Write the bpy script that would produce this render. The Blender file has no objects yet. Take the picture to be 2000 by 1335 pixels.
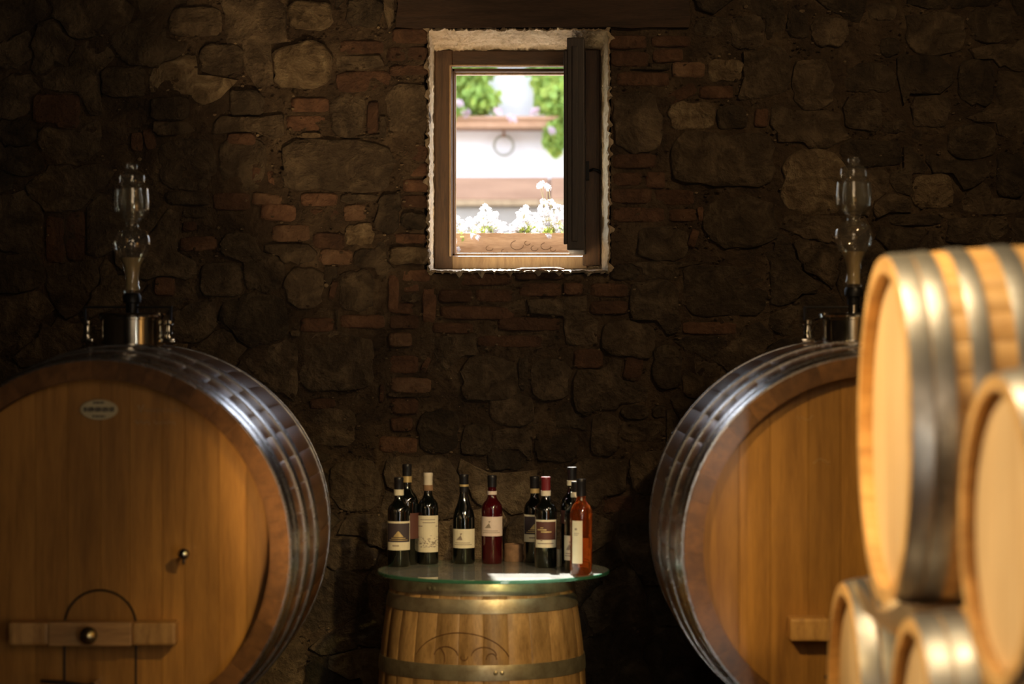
import bpy, bmesh, math, random
import numpy as np
from mathutils import Vector, Matrix, noise
PI = math.pi
random.seed(11)
SC = bpy.context.scene
COL = SC.collection

# ------------------------------------------------------------------ camera, sky, lights, exposure
FPX, CAMZ = 4722.0, 1.71            # 85 mm on a 36 mm sensor, 2000 px wide; eye height
cam = bpy.data.cameras.new('camera'); cam.lens = 85.0; cam.sensor_width = 36.0
cam.dof.use_dof = True; cam.dof.focus_distance = 8.9; cam.dof.aperture_fstop = 1.8
cam.clip_start = 0.05; cam.clip_end = 200
co = bpy.data.objects.new('camera', cam); COL.objects.link(co)
co.location = (0, 0, CAMZ); co.rotation_euler = (PI / 2, 0, 0)
SC.camera = co
vs = SC.view_settings
vs.view_transform = 'Standard'; vs.look = 'None'; vs.exposure = 0.0; vs.gamma = 1.0
vs.use_curve_mapping = False
world = bpy.data.worlds.new('sky'); SC.world = world; world.use_nodes = True
wn = world.node_tree; bgn = wn.nodes['Background']
sky = wn.nodes.new('ShaderNodeTexSky'); sky.sky_type = 'NISHITA'; sky.sun_disc = False
SUN_EL = math.radians(50.2); SUN_DX = 0.11
sky.sun_elevation = SUN_EL; sky.sun_rotation = math.radians(-7)
haze = wn.nodes.new('ShaderNodeHueSaturation'); haze.inputs['Saturation'].default_value = 0.55
wn.links.new(sky.outputs[0], haze.inputs['Color']); wn.links.new(haze.outputs[0], bgn.inputs[0]); bgn.inputs[1].default_value = 1.8
SC.cycles.transparent_max_bounces = 32; SC.cycles.max_bounces = 14

def light(kind, name, loc, target, energy, color, size=0.3, size_y=None, angle=60, blend=0.6):
    l = bpy.data.lights.new(name, kind); l.energy = energy; l.color = color
    if kind == 'SPOT':
        l.spot_size = math.radians(angle); l.spot_blend = blend; l.shadow_soft_size = size
    if kind == 'AREA':
        l.size = size
        if size_y: l.shape = 'RECTANGLE'; l.size_y = size_y
    o = bpy.data.objects.new(name, l); COL.objects.link(o); o.location = loc
    o.rotation_euler = (Vector(target) - Vector(loc)).to_track_quat('-Z', 'Y').to_euler()
    return o
sun = light('SUN', 'sun', (-1, 16, 9), (0, 0, 0), 48.0, (1, 0.95, 0.86))
sun.rotation_euler = Vector((SUN_DX, -1.0, -math.tan(SUN_EL))).to_track_quat('-Z', 'Y').to_euler()
sun.data.angle = math.radians(0.6)
WARM = (1.0, 0.66, 0.34); WARMER = (1.0, 0.62, 0.30); COOL = (0.95, 0.95, 1.0)
light('SPOT', 'cellar_spot', (1.35, 3.4, 3.3), (-0.16, 7.3, 0.88), 560, (1, .66, .25), 0.06, angle=27, blend=1.0)
light('SPOT', 'cellar_spot', (-0.9, 3.4, 3.2), (1.40, 7.0, 0.9), 330, (1, .66, .25), 0.06, angle=30, blend=1.0)
light('SPOT', 'cellar_spot', (-1.6, 5.0, 2.9), (0.95, 4.9, 1.45), 430, (1, 0.78, 0.48), 0.12, angle=48, blend=0.7)
light('SPOT', 'cellar_spot', (0.55, 5.1, 3.65), (1.15, 5.0, 1.5), 135, (1, 0.76, 0.45), 0.10, angle=62, blend=0.7)
light('SPOT', 'cellar_spot', (1.9, 5.6, 3.6), (0.5, 8.8, 2.3), 92, WARM, 0.05, angle=66, blend=1.0)
light('SPOT', 'floor_uplight', (-0.30, 5.6, 0.25), (-0.72, 8.8, 2.62), 260, WARM, 0.16, angle=24, blend=1.0)
light('AREA', 'fill_light', (0.3, 1.2, 2.9), (0.2, 8.0, 1.3), 18, (1, .74, .50), 1.6)  # unseen broad fill, added to lift the darkest areas of the cellar
light('SPOT', 'table_spot', (0.95, 4.6, 3.0), (-0.05, 8.1, 1.12), 105, (1, .86, .66), 0.05, angle=15, blend=0.8)
light('SPOT', 'table_spot', (-0.75, 4.4, 2.9), (0.0, 8.1, 1.12), 22, (1, .86, .66), 0.04, angle=13, blend=0.8)
light('AREA', 'streak_light', (0.95, 2.8, 0.95), (0.0, 8.2, 0.95), 9, (1.0, 0.96, 0.86), 0.025, 1.5)  # added narrow light out of view, shaped to draw streaks on bottles and hoops
pl = light('AREA', 'window_portal', (0.0, 9.26, 2.42), (0.0, 0, 2.42), 1, (1, 1, 1), 0.64, 0.9)
pl.data.cycles.is_portal = True

# ------------------------------------------------------------------ helpers
def at(px, py, d):
    return Vector(((px - 1000) * d / FPX, d, CAMZ - (py - 667) * d / FPX))

def mesh(name, verts, faces, mat=None, smooth=False, fmats=None):
    me = bpy.data.meshes.new(name); me.from_pydata([tuple(v) for v in verts], [], faces)
    if mat is not None:
        for m in (mat if isinstance(mat, (list, tuple)) else [mat]): me.materials.append(m)
    if fmats:
        me.polygons.foreach_set('material_index', fmats)
    if smooth: me.polygons.foreach_set('use_smooth', [True] * len(me.polygons))
    me.update(); return me

def link(name, me, parent=None, mtx=None, label=None, cat=None, group=None, kind=None):
    o = bpy.data.objects.new(name, me); COL.objects.link(o)
    if parent is not None: o.parent = parent
    if mtx is not None: o.matrix_local = mtx
    tag(o, label, cat, group, kind); return o

def tag(o, label=None, cat=None, group=None, kind=None):
    if label: o['label'] = label
    if cat: o['category'] = cat
    if group: o['group'] = group
    if kind: o['kind'] = kind

def empty(name, loc, label=None, cat=None, group=None, kind=None, parent=None):
    o = bpy.data.objects.new(name, None); COL.objects.link(o); o.location = loc
    o.empty_display_size = 0.05
    if parent is not None: o.parent = parent
    tag(o, label, cat, group, kind); return o

class MB:
    """collects simple shapes into one mesh"""
    def __init__(s): s.v = []; s.f = []; s.m = []
    def add(s, vs, fs, mi=0):
        b = len(s.v); s.v += [tuple(v) for v in vs]; s.f += [tuple(i + b for i in f) for f in fs]; s.m += [mi] * len(fs)
    def box(s, lo, hi, mi=0, bev=0.0, M=None):
        x0, y0, z0 = lo; x1, y1, z1 = hi
        if bev <= 0:
            vs = [Vector(p) for p in [(x0,y0,z0),(x1,y0,z0),(x1,y1,z0),(x0,y1,z0),(x0,y0,z1),(x1,y0,z1),(x1,y1,z1),(x0,y1,z1)]]
            fs = [(0,3,2,1),(4,5,6,7),(0,1,5,4),(1,2,6,5),(2,3,7,6),(3,0,4,7)]
        else:
            b = min(bev, (x1-x0)/2.1, (y1-y0)/2.1, (z1-z0)/2.1)
            bm = bmesh.new(); bmesh.ops.create_cube(bm, size=1)
            for v in bm.verts:
                v.co = Vector((x0 if v.co.x < 0 else x1, y0 if v.co.y < 0 else y1, z0 if v.co.z < 0 else z1))
            bmesh.ops.bevel(bm, geom=bm.edges[:], offset=b, segments=2, affect='EDGES', profile=0.6)
            bm.verts.index_update()
            vs = [v.co.copy() for v in bm.verts]; fs = [tuple(v.index for v in f.verts) for f in bm.faces]; bm.free()
        if M is not None: vs = [M @ v for v in vs]
        s.add(vs, fs, mi)
    def lathe(s, prof, n=32, M=None, mi=0, closed=False, cap=True):
        """prof: (r, h) list about local Z"""
        k = len(prof); vs = []; fs = []
        for (r, h) in prof:
            for i in range(n):
                a = 2*PI*i/n; vs.append(Vector((r*math.cos(a), r*math.sin(a), h)))
        last = k if closed else k - 1
        for j in range(last):
            j2 = (j + 1) % k
            for i in range(n):
                i2 = (i + 1) % n; fs.append((j*n+i, j*n+i2, j2*n+i2, j2*n+i))
        if cap and not closed:
            if prof[0][0] > 1e-4: fs.append(tuple(range(n))[::-1])
            if prof[-1][0] > 1e-4: fs.append(tuple((k-1)*n + i for i in range(n)))
        if M is not None: vs = [M @ v for v in vs]
        s.add(vs, fs, mi)
    def tube(s, pts, r, n=8, mi=0, cap=True):
        pts = [Vector(p) for p in pts]; vs = []; fs = []
        rs = r if isinstance(r, (list, tuple)) else [r]*len(pts)
        for i, p in enumerate(pts):
            t = (pts[min(i+1, len(pts)-1)] - pts[max(i-1, 0)]).normalized()
            u = t.cross(Vector((0.13, 0.21, 0.97)))
            if u.length < 0.2: u = t.cross(Vector((1, 0, 0)))
            u.normalize(); w = t.cross(u)
            for j in range(n):
                a = 2*PI*j/n; vs.append(p + (u*math.cos(a) + w*math.sin(a))*rs[i])
        for i in range(len(pts)-1):
            for j in range(n):
                j2 = (j+1) % n; fs.append((i*n+j, i*n+j2, (i+1)*n+j2, (i+1)*n+j))
        if cap: fs += [tuple(range(n))[::-1], tuple((len(pts)-1)*n+j for j in range(n))]
        s.add(vs, fs, mi)
    def prism(s, pts2, axis, a0, a1, mi=0):
        """polygon pts2 extruded along axis ('x','y','z'); the two other coordinates in order"""
        def P(u, v, a): return {'x': (a, u, v), 'y': (u, a, v), 'z': (u, v, a)}[axis]
        k = len(pts2); vs = [P(u, v, a0) for u, v in pts2] + [P(u, v, a1) for u, v in pts2]
        fs = [tuple(range(k)), tuple(range(k, 2*k))[::-1]] + [(i, k+i, k+(i+1) % k, (i+1) % k) for i in range(k)]
        s.add(vs, fs, mi)
    def me(s, name, mat=None, smooth=False): return mesh(name, s.v, s.f, mat, smooth, s.m)
    def obj(s, name, mat, parent=None, smooth=False, mtx=None, **kw):
        m = s.me(name, mat, False)
        bm = bmesh.new(); bm.from_mesh(m); bmesh.ops.recalc_face_normals(bm, faces=bm.faces); bm.to_mesh(m); bm.free()
        if smooth: sharp_smooth(m)
        return link(name, m, parent, mtx, **kw)

def sharp_smooth(m, ang=40):
    m.polygons.foreach_set('use_smooth', [True] * len(m.polygons))
    m.set_sharp_from_angle(angle=math.radians(ang))

# ------------------------------------------------------------------ materials
def nodes(name):
    m = bpy.data.materials.new(name); m.use_nodes = True
    nt = m.node_tree; b = nt.nodes['Principled BSDF']
    return m, nt, b
def N(nt, t, **kw):
    n = nt.nodes.new(t)
    for k, v in kw.items(): setattr(n, k, v)
    return n
def ramp(nt, fac, stops):
    r = N(nt, 'ShaderNodeValToRGB'); cr = r.color_ramp
    while len(cr.elements) < len(stops): cr.elements.new(0.5)
    for e, (p, c) in zip(cr.elements, stops):
        e.position = p; e.color = (*c, 1)
    nt.links.new(fac, r.inputs[0]); return r.outputs[0]
def coords(nt, scale=(1,1,1), per_object=True):
    tc = N(nt, 'ShaderNodeTexCoord'); mp = N(nt, 'ShaderNodeMapping'); mp.inputs['Scale'].default_value = scale
    nt.links.new(tc.outputs['Object'], mp.inputs[0])
    if per_object:
        oi = N(nt, 'ShaderNodeObjectInfo'); ml = N(nt, 'ShaderNodeMath', operation='MULTIPLY'); ml.inputs[1].default_value = 37.0
        cb = N(nt, 'ShaderNodeCombineXYZ'); nt.links.new(oi.outputs['Random'], ml.inputs[0])
        for i in range(3): nt.links.new(ml.outputs[0], cb.inputs[i])
        nt.links.new(cb.outputs[0], mp.inputs['Location'])
    return mp.outputs[0]
def tex(nt, vec, scale, detail=5, rough=0.55, dist=0.0):
    n = N(nt, 'ShaderNodeTexNoise'); n.inputs['Scale'].default_value = scale; n.inputs['Detail'].default_value = detail
    n.inputs['Roughness'].default_value = rough; n.inputs['Distortion'].default_value = dist
    nt.links.new(vec, n.inputs['Vector']); return n.outputs['Fac']
def bump(nt, b, h, strength, dist=0.01):
    bn = N(nt, 'ShaderNodeBump'); bn.inputs['Strength'].default_value = strength; bn.inputs['Distance'].default_value = dist
    nt.links.new(h, bn.inputs['Height']); nt.links.new(bn.outputs[0], b.inputs['Normal']); return bn
def tone(nt, col, amount, b):
    """per-object lightness variation"""
    oi = N(nt, 'ShaderNodeObjectInfo'); mr = N(nt, 'ShaderNodeMapRange')
    mr.inputs['To Min'].default_value = 1 - amount; mr.inputs['To Max'].default_value = 1 + amount
    nt.links.new(oi.outputs['Random'], mr.inputs[0])
    hs = N(nt, 'ShaderNodeHueSaturation'); nt.links.new(mr.outputs[0], hs.inputs['Value']); nt.links.new(col, hs.inputs['Color'])
    nt.links.new(hs.outputs[0], b.inputs['Base Color']); return hs

def wood(name, c1, c2, rough=0.5, scale=(14, 1.2, 14), var=0.12, bstr=0.15, coat=0.0, per_object=True, fine=8):
    m, nt, b = nodes(name); v = coords(nt, scale, per_object)
    a = tex(nt, v, 3.0, 6, 0.6, 0.4); f = tex(nt, v, fine * 3, 4, 0.6)
    mx = N(nt, 'ShaderNodeMath', operation='MULTIPLY_ADD'); mx.inputs[1].default_value = 0.35
    nt.links.new(f, mx.inputs[0]); sb = N(nt, 'ShaderNodeMath', operation='MULTIPLY'); sb.inputs[1].default_value = 0.75
    nt.links.new(a, sb.inputs[0]); nt.links.new(sb.outputs[0], mx.inputs[2])
    c = ramp(nt, mx.outputs[0], [(0.34, c1), (0.66, c2)])
    tone(nt, c, var, b); b.inputs['Roughness'].default_value = rough
    b.inputs['Coat Weight'].default_value = coat; b.inputs['Coat Roughness'].default_value = 0.18
    bump(nt, b, mx.outputs[0], bstr, 0.004); return m

def stone_mat(name, stops, scale=9, bstr=1.0, bdist=0.02, var=0.25, rough=0.85, fine=70, per_object=True):
    m, nt, b = nodes(name); v = coords(nt, (1, 1, 1), per_object)
    a = tex(nt, v, scale, 8, 0.65, 0.6); f = tex(nt, v, fine, 6, 0.7)
    vo = N(nt, 'ShaderNodeTexVoronoi'); vo.inputs['Scale'].default_value = fine * 0.6; nt.links.new(v, vo.inputs['Vector'])
    c = ramp(nt, a, stops)
    tone(nt, c, var, b)
    h1 = N(nt, 'ShaderNodeMath', operation='MULTIPLY_ADD'); h1.inputs[1].default_value = 0.55
    nt.links.new(f, h1.inputs[0]); nt.links.new(a, h1.inputs[2])
    h2 = N(nt, 'ShaderNodeMath', operation='MULTIPLY_ADD'); h2.inputs[1].default_value = 0.28
    nt.links.new(vo.outputs['Distance'], h2.inputs[0]); nt.links.new(h1.outputs[0], h2.inputs[2])
    bump(nt, b, h2.outputs[0], bstr, bdist)
    b.inputs['Roughness'].default_value = rough; return m

def metal(name, c, rough=0.35, stain=None, bstr=0.05, aniso=0):
    m, nt, b = nodes(name); v = coords(nt, (3, 3, 3))
    a = tex(nt, v, 6, 5, 0.6)
    col = ramp(nt, a, [(0.3, stain or c), (0.65, c)])
    nt.links.new(col, b.inputs['Base Color']); b.inputs['Metallic'].default_value = 1.0
    r = N(nt, 'ShaderNodeMapRange'); r.inputs['To Min'].default_value = rough + 0.12; r.inputs['To Max'].default_value = rough - 0.06
    nt.links.new(a, r.inputs[0]); nt.links.new(r.outputs[0], b.inputs['Roughness'])
    bump(nt, b, a, bstr, 0.003); return m

def plain(name, c, rough=0.5, metallic=0.0, spec=0.5, trans=0.0, ior=1.45, coat=0.0, nz=0.08):
    m, nt, b = nodes(name); v = coords(nt, (1, 1, 1)); a = tex(nt, v, 40, 3)
    k = 1 - nz
    col = ramp(nt, a, [(0.3, tuple(x*k for x in c)), (0.7, c)])
    nt.links.new(col, b.inputs['Base Color']); b.inputs['Roughness'].default_value = rough
    b.inputs['Metallic'].default_value = metallic; b.inputs['Transmission Weight'].default_value = trans
    b.inputs['IOR'].default_value = ior; b.inputs['Coat Weight'].default_value = coat; b.inputs['Coat Roughness'].default_value = 0.08
    b.inputs['Specular IOR Level'].default_value = spec; return m

def thin_glass(name, tint=(1, 1, 1), refl=(1, 1, 1), base=0.04, dust=0.0, dustcol=(0.8, 0.8, 0.75), power=4.5, gr=0.02):
    """single-surface glass: clear straight through, mirror-like at grazing angles, a film of dust"""
    m = bpy.data.materials.new(name); m.use_nodes = True; nt = m.node_tree
    nt.nodes.remove(nt.nodes['Principled BSDF']); out = nt.nodes['Material Output']
    tr = N(nt, 'ShaderNodeBsdfTransparent'); tr.inputs[0].default_value = (*tint, 1)
    gl = N(nt, 'ShaderNodeBsdfGlossy'); gl.inputs['Color'].default_value = (*refl, 1); gl.inputs['Roughness'].default_value = gr
    lw = N(nt, 'ShaderNodeLayerWeight'); lw.inputs[0].default_value = 0.5
    pw = N(nt, 'ShaderNodeMath', operation='POWER'); pw.inputs[1].default_value = power
    nt.links.new(lw.outputs['Facing'], pw.inputs[0])
    fr = N(nt, 'ShaderNodeMapRange'); fr.inputs['To Min'].default_value = base; fr.inputs['To Max'].default_value = 0.95
    nt.links.new(pw.outputs[0], fr.inputs[0])
    mx = N(nt, 'ShaderNodeMixShader'); nt.links.new(fr.outputs[0], mx.inputs[0])
    nt.links.new(tr.outputs[0], mx.inputs[1]); nt.links.new(gl.outputs[0], mx.inputs[2])
    last = mx.outputs[0]
    if dust > 0:
        df = N(nt, 'ShaderNodeBsdfDiffuse'); df.inputs[0].default_value = (*dustcol, 1)
        v = coords(nt, (1, 1, 1)); a = tex(nt, v, 18, 5)
        mr = N(nt, 'ShaderNodeMapRange'); mr.inputs['To Min'].default_value = dust*0.6; mr.inputs['To Max'].default_value = dust*1.4
        nt.links.new(a, mr.inputs[0])
        m2 = N(nt, 'ShaderNodeMixShader'); nt.links.new(mr.outputs[0], m2.inputs[0])
        nt.links.new(last, m2.inputs[1]); nt.links.new(df.outputs[0], m2.inputs[2]); last = m2.outputs[0]
    nt.links.new(last, out.inputs[0]); return m

def leafmat(name, c, trans=0.5):
    m = bpy.data.materials.new(name); m.use_nodes = True; nt = m.node_tree
    nt.nodes.remove(nt.nodes['Principled BSDF']); out = nt.nodes['Material Output']
    v = coords(nt, (1, 1, 1)); a = tex(nt, v, 14, 3)
    col = ramp(nt, a, [(0.3, tuple(x*0.6 for x in c)), (0.7, c)])
    d = N(nt, 'ShaderNodeBsdfDiffuse'); t = N(nt, 'ShaderNodeBsdfTranslucent'); mx = N(nt, 'ShaderNodeMixShader')
    nt.links.new(col, d.inputs[0]); nt.links.new(col, t.inputs[0]); mx.inputs[0].default_value = trans
    nt.links.new(d.outputs[0], mx.inputs[1]); nt.links.new(t.outputs[0], mx.inputs[2]); nt.links.new(mx.outputs[0], out.inputs[0])
    return m

M = {}
M['mortar'] = stone_mat('mortar', [(0.30, (0.055, 0.034, 0.018)), (0.52, (0.125, 0.080, 0.042)), (0.72, (0.24, 0.165, 0.09))], scale=9, bstr=1.0, bdist=0.05, var=0, fine=75, per_object=False)
M['stone'] = stone_mat('rubble_stone', [(0.32, (0.068, 0.046, 0.026)), (0.50, (0.150, 0.105, 0.060)), (0.68, (0.29, 0.21, 0.12))], scale=11, bstr=1.0, bdist=0.055, var=0.42, fine=80)
M['pale'] = stone_mat('pale_tufa', [(0.32, (0.15, 0.10, 0.050)), (0.50, (0.34, 0.24, 0.13)), (0.68, (0.58, 0.44, 0.25))], scale=14, bstr=1.0, bdist=0.06, var=0.15, fine=70)
M['brick'] = stone_mat('old_brick', [(0.30, (0.075, 0.038, 0.022)), (0.52, (0.155, 0.078, 0.041)), (0.72, (0.23, 0.125, 0.068))], scale=14, bstr=0.9, bdist=0.025, var=0.36, fine=100)
M['brightbrick'] = stone_mat('bright_brick', [(0.30, (0.14, 0.075, 0.040)), (0.52, (0.22, 0.125, 0.068)), (0.72, (0.30, 0.185, 0.105))], scale=14, bstr=0.9, bdist=0.025, var=0.12, fine=100)
M['reveal'] = stone_mat('lime_plaster', [(0.30, (0.46, 0.33, 0.19)), (0.52, (0.74, 0.58, 0.38)), (0.72, (0.86, 0.74, 0.54))], scale=14, bstr=1.0, bdist=0.03, var=0, fine=50)
M['plaster'] = stone_mat('dark_plaster', [(0.30, (0.030, 0.023, 0.016)), (0.7, (0.075, 0.056, 0.038))], scale=3, bstr=0.6, bdist=0.02, var=0)
M['floor'] = stone_mat('terracotta_floor', [(0.30, (0.07, 0.040, 0.022)), (0.7, (0.16, 0.095, 0.055))], scale=4, bstr=0.3, bdist=0.01, var=0.15, rough=0.6)
M['lintel'] = wood('lintel_oak', (0.016, 0.009, 0.005), (0.060, 0.032, 0.017), 0.8, (1.5, 14, 14), 0.0, 1.0)
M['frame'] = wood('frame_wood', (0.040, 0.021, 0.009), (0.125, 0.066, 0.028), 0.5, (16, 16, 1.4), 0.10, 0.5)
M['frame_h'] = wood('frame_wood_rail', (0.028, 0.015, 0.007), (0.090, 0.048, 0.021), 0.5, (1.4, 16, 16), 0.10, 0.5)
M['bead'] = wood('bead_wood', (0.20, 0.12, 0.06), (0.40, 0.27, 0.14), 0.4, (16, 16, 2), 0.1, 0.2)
M['sash'] = wood('sash_wood', (0.012, 0.009, 0.007), (0.045, 0.030, 0.020), 0.55, (16, 16, 1.4), 0.0, 0.4)
M['pane'] = thin_glass('pane_glass', (0.92, 0.95, 0.93))
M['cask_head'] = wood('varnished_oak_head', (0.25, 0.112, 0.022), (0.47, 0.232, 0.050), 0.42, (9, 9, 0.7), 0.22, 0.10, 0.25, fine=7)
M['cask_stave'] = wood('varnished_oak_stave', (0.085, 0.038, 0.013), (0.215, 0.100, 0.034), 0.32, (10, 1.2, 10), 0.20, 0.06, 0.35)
M['cask_hoop'] = metal('galvanised_hoop', (0.50, 0.50, 0.50), 0.24, (0.33, 0.32, 0.31), 0.05)
M['bar_wood'] = wood('bar_oak', (0.30, 0.155, 0.05), (0.58, 0.33, 0.125), 0.5, (1.2, 12, 12), 0.15, 0.2)
M['block_wood'] = wood('bar_end_oak', (0.36, 0.18, 0.05), (0.66, 0.38, 0.13), 0.5, (14, 14, 3), 0.15, 0.2)
M['new_head'] = wood('new_oak_head', (0.62, 0.38, 0.16), (0.80, 0.55, 0.28), 0.55, (9, 9, 0.7), 0.08, 0.08)
M['new_stave'] = wood('new_oak_stave', (0.50, 0.255, 0.075), (0.74, 0.44, 0.16), 0.5, (9, 1.0, 9), 0.14, 0.10)
M['steel_hoop'] = metal('zinc_hoop', (0.50, 0.475, 0.43), 0.40, (0.34, 0.315, 0.275), 0.10)
M['steel_hoop'].node_tree.nodes['Principled BSDF'].inputs['Metallic'].default_value = 0.97
M['old_stave'] = wood('weathered_stave', (0.15, 0.085, 0.032), (0.46, 0.29, 0.125), 0.36, (9, 1.6, 9), 0.22, 0.4)
M['old_hoop'] = metal('weathered_hoop', (0.50, 0.46, 0.33), 0.36, (0.26, 0.22, 0.15), 0.15)
M['old_hoop'].node_tree.nodes['Principled BSDF'].inputs['Metallic'].default_value = 0.75
M['steel'] = metal('polished_steel', (0.75, 0.72, 0.62), 0.12, (0.6, 0.56, 0.47), 0.0)
M['brass'] = metal('brass_tap', (0.75, 0.62, 0.32), 0.22, (0.5, 0.38, 0.18), 0.0)
M['rubber'] = plain('black_rubber', (0.012, 0.012, 0.012), 0.4)
M['airglass'] = thin_glass('blown_glass', (0.93, 0.92, 0.88), (1, 0.96, 0.86), power=2.2, base=0.12, dust=0.035, gr=0.07)
M['murky'] = plain('cloudy_water', (0.62, 0.48, 0.24), 0.35, coat=0.3)
M['table_glass'] = thin_glass('table_glass', (0.86, 0.93, 0.88), dust=0.10)
M['glass_edge'] = plain('green_glass_edge', (0.05, 0.20, 0.12), 0.1, trans=0.3)
M['dark_glass'] = plain('dark_bottle_glass', (0.003, 0.004, 0.003), 0.10, spec=0.8, coat=1.0, nz=0.2)
M['red_glass'] = plain('rose_red_wine', (0.075, 0.004, 0.007), 0.06, coat=0.6, trans=0.35, nz=0.2)
M['amber'] = plain('amber_wine', (0.50, 0.12, 0.02), 0.05, coat=0.5, trans=0.9, nz=0.1)
M['capsule_black'] = plain('black_capsule', (0.012, 0.011, 0.012), 0.35)
M['capsule_red'] = plain('red_capsule', (0.16, 0.015, 0.018), 0.35)
M['capsule_white'] = plain('ivory_capsule', (0.70, 0.62, 0.48), 0.45)
M['paper'] = plain('cream_paper', (0.74, 0.68, 0.50), 0.6)
M['paper_pink'] = plain('pinkish_paper', (0.72, 0.60, 0.52), 0.6)
M['ink'] = plain('dark_ink', (0.055, 0.040, 0.045), 0.6)
M['ink_soft'] = plain('soft_ink', (0.36, 0.29, 0.22), 0.6, nz=0.4)
M['ink_wine'] = plain('wine_ink', (0.10, 0.035, 0.025), 0.6)
M['gold'] = plain('gold_print', (0.60, 0.45, 0.20), 0.4, 0.4)
M['cork'] = plain('cork', (0.30, 0.17, 0.09), 0.8, nz=0.4)
M['chalk'] = plain('chalk', (0.66, 0.46, 0.24), 0.9)
M['plate'] = plain('brass_plate', (0.62, 0.54, 0.32), 0.5, 0.0)
M['char'] = plain('branded_char', (0.13, 0.06, 0.025), 0.7)
M['ring_iron'] = plain('rusty_ring', (0.33, 0.30, 0.24), 0.6)
M['iron'] = plain('black_iron', (0.02, 0.018, 0.016), 0.5, 0.6)
M['white_wall'] = stone_mat('limewash', [(0.3, (0.74, 0.71, 0.72)), (0.7, (0.86, 0.84, 0.86))], scale=2, bstr=0.2, var=0, rough=0.9)
M['stone_base'] = stone_mat('sandstone_base', [(0.3, (0.24, 0.20, 0.16)), (0.7, (0.34, 0.30, 0.25))], scale=2, bstr=0.3, var=0.1)
M['gravel'] = stone_mat('courtyard_gravel', [(0.3, (0.14, 0.13, 0.12)), (0.7, (0.24, 0.22, 0.20))], scale=6, bstr=0.5, var=0)
M['terracotta'] = stone_mat('terracotta', [(0.3, (0.32, 0.17, 0.09)), (0.7, (0.46, 0.26, 0.15))], scale=5, bstr=0.2, var=0.05)
M['brown_band'] = wood('brown_board', (0.27, 0.145, 0.085), (0.38, 0.215, 0.13), 0.7, (1, 8, 8), 0.10, 0.2)
M['leaf'] = leafmat('geranium_leaf', (0.48, 0.64, 0.17))
M['leaf2'] = leafmat('young_leaf', (0.58, 0.68, 0.16))
M['petal'] = leafmat('white_petal', (0.80, 0.78, 0.82))
M['petal_pink'] = leafmat('pink_petal', (0.92, 0.70, 0.76))
M['stem'] = leafmat('stem', (0.55, 0.52, 0.30), 0.3)
M['box_wood'] = wood('window_box_wood', (0.30, 0.16, 0.08), (0.62, 0.42, 0.26), 0.7, (1.2, 8, 8), 0.05, 0.4)
M['rack'] = wood('rack_wood', (0.20, 0.12, 0.06), (0.38, 0.26, 0.14), 0.7, (6, 6, 2), 0.1, 0.3)
M['chock'] = wood('chock_wood', (0.44, 0.31, 0.15), (0.62, 0.46, 0.25), 0.7, (6, 6, 6), 0.05, 0.3)

# ------------------------------------------------------------------ the cellar shell
WY = 8.83                                   # mortar plane of the back wall; the stones stand proud of it
XL, XR, YB, ZC = -3.4, 3.4, -1.5, 3.75
def wx(px): return (px - 1000) * 8.8 / FPX
def wz(py): return CAMZ - (py - 667) * 8.8 / FPX
OX0, OX1, OZ0, OZ1 = wx(841), wx(1185), wz(526), wz(62)    # the window opening in the wall face
def shell(name, lo, hi, mat):
    b = MB(); b.box(lo, hi); return b.obj(name, M[mat], kind='structure')
shell('floor', (XL-.2, YB-.2, -0.2), (XR+.2, 9.22, 0), 'floor')
shell('ceiling', (XL-.2, YB-.2, ZC), (XR+.2, 9.22, ZC+0.2), 'plaster')
shell('wall_left', (XL-.2, YB-.2, 0), (XL, 9.22, ZC), 'plaster')
shell('wall_right', (XR, YB-.2, 0), (XR+.2, 9.22, ZC), 'plaster')
shell('wall_front', (XL, YB-.2, 0), (XR, YB, ZC), 'plaster')

# back wall: solid core with the opening, mortar face in front of it
b = MB()
b.box((XL, WY+.05, 0), (OX0-.012, 9.22, ZC)); b.box((OX1+.012, WY+.05, 0), (XR, 9.22, ZC))
b.box((OX0-.012, WY+.05, 0), (OX1+.012, 9.22, OZ0-.02)); b.box((OX0-.012, WY+.05, OZ1+.02), (OX1+.012, 9.22, ZC))
wall = b.obj('wall_back', M['mortar'], kind='structure')
gx = np.arange(XL, XR+.001, 0.022); gz = np.arange(0, ZC+.001, 0.022)
vs = []; fs = []
for i, x in enumerate(gx):
    for j, z in enumerate(gz):
        p = Vector((x*9, z*9, 0)); q = Vector((x*38, z*38, 3))
        vs.append((x, WY - .003 + 0.014*noise.noise(p) + 0.009*noise.noise(q), z))
nz_ = len(gz)
for i in range(len(gx)-1):
    for j in range(nz_-1):
        xc, zc = gx[i]+.011, gz[j]+.011
        if OX0-.015 < xc < OX1+.015 and OZ0-.015 < zc < OZ1+.015: continue
        a = i*nz_+j; fs.append((a, a+nz_, a+nz_+1, a+1))
link('mortar_face', mesh('mortar_face', vs, fs, M['mortar'], True), wall)

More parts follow.
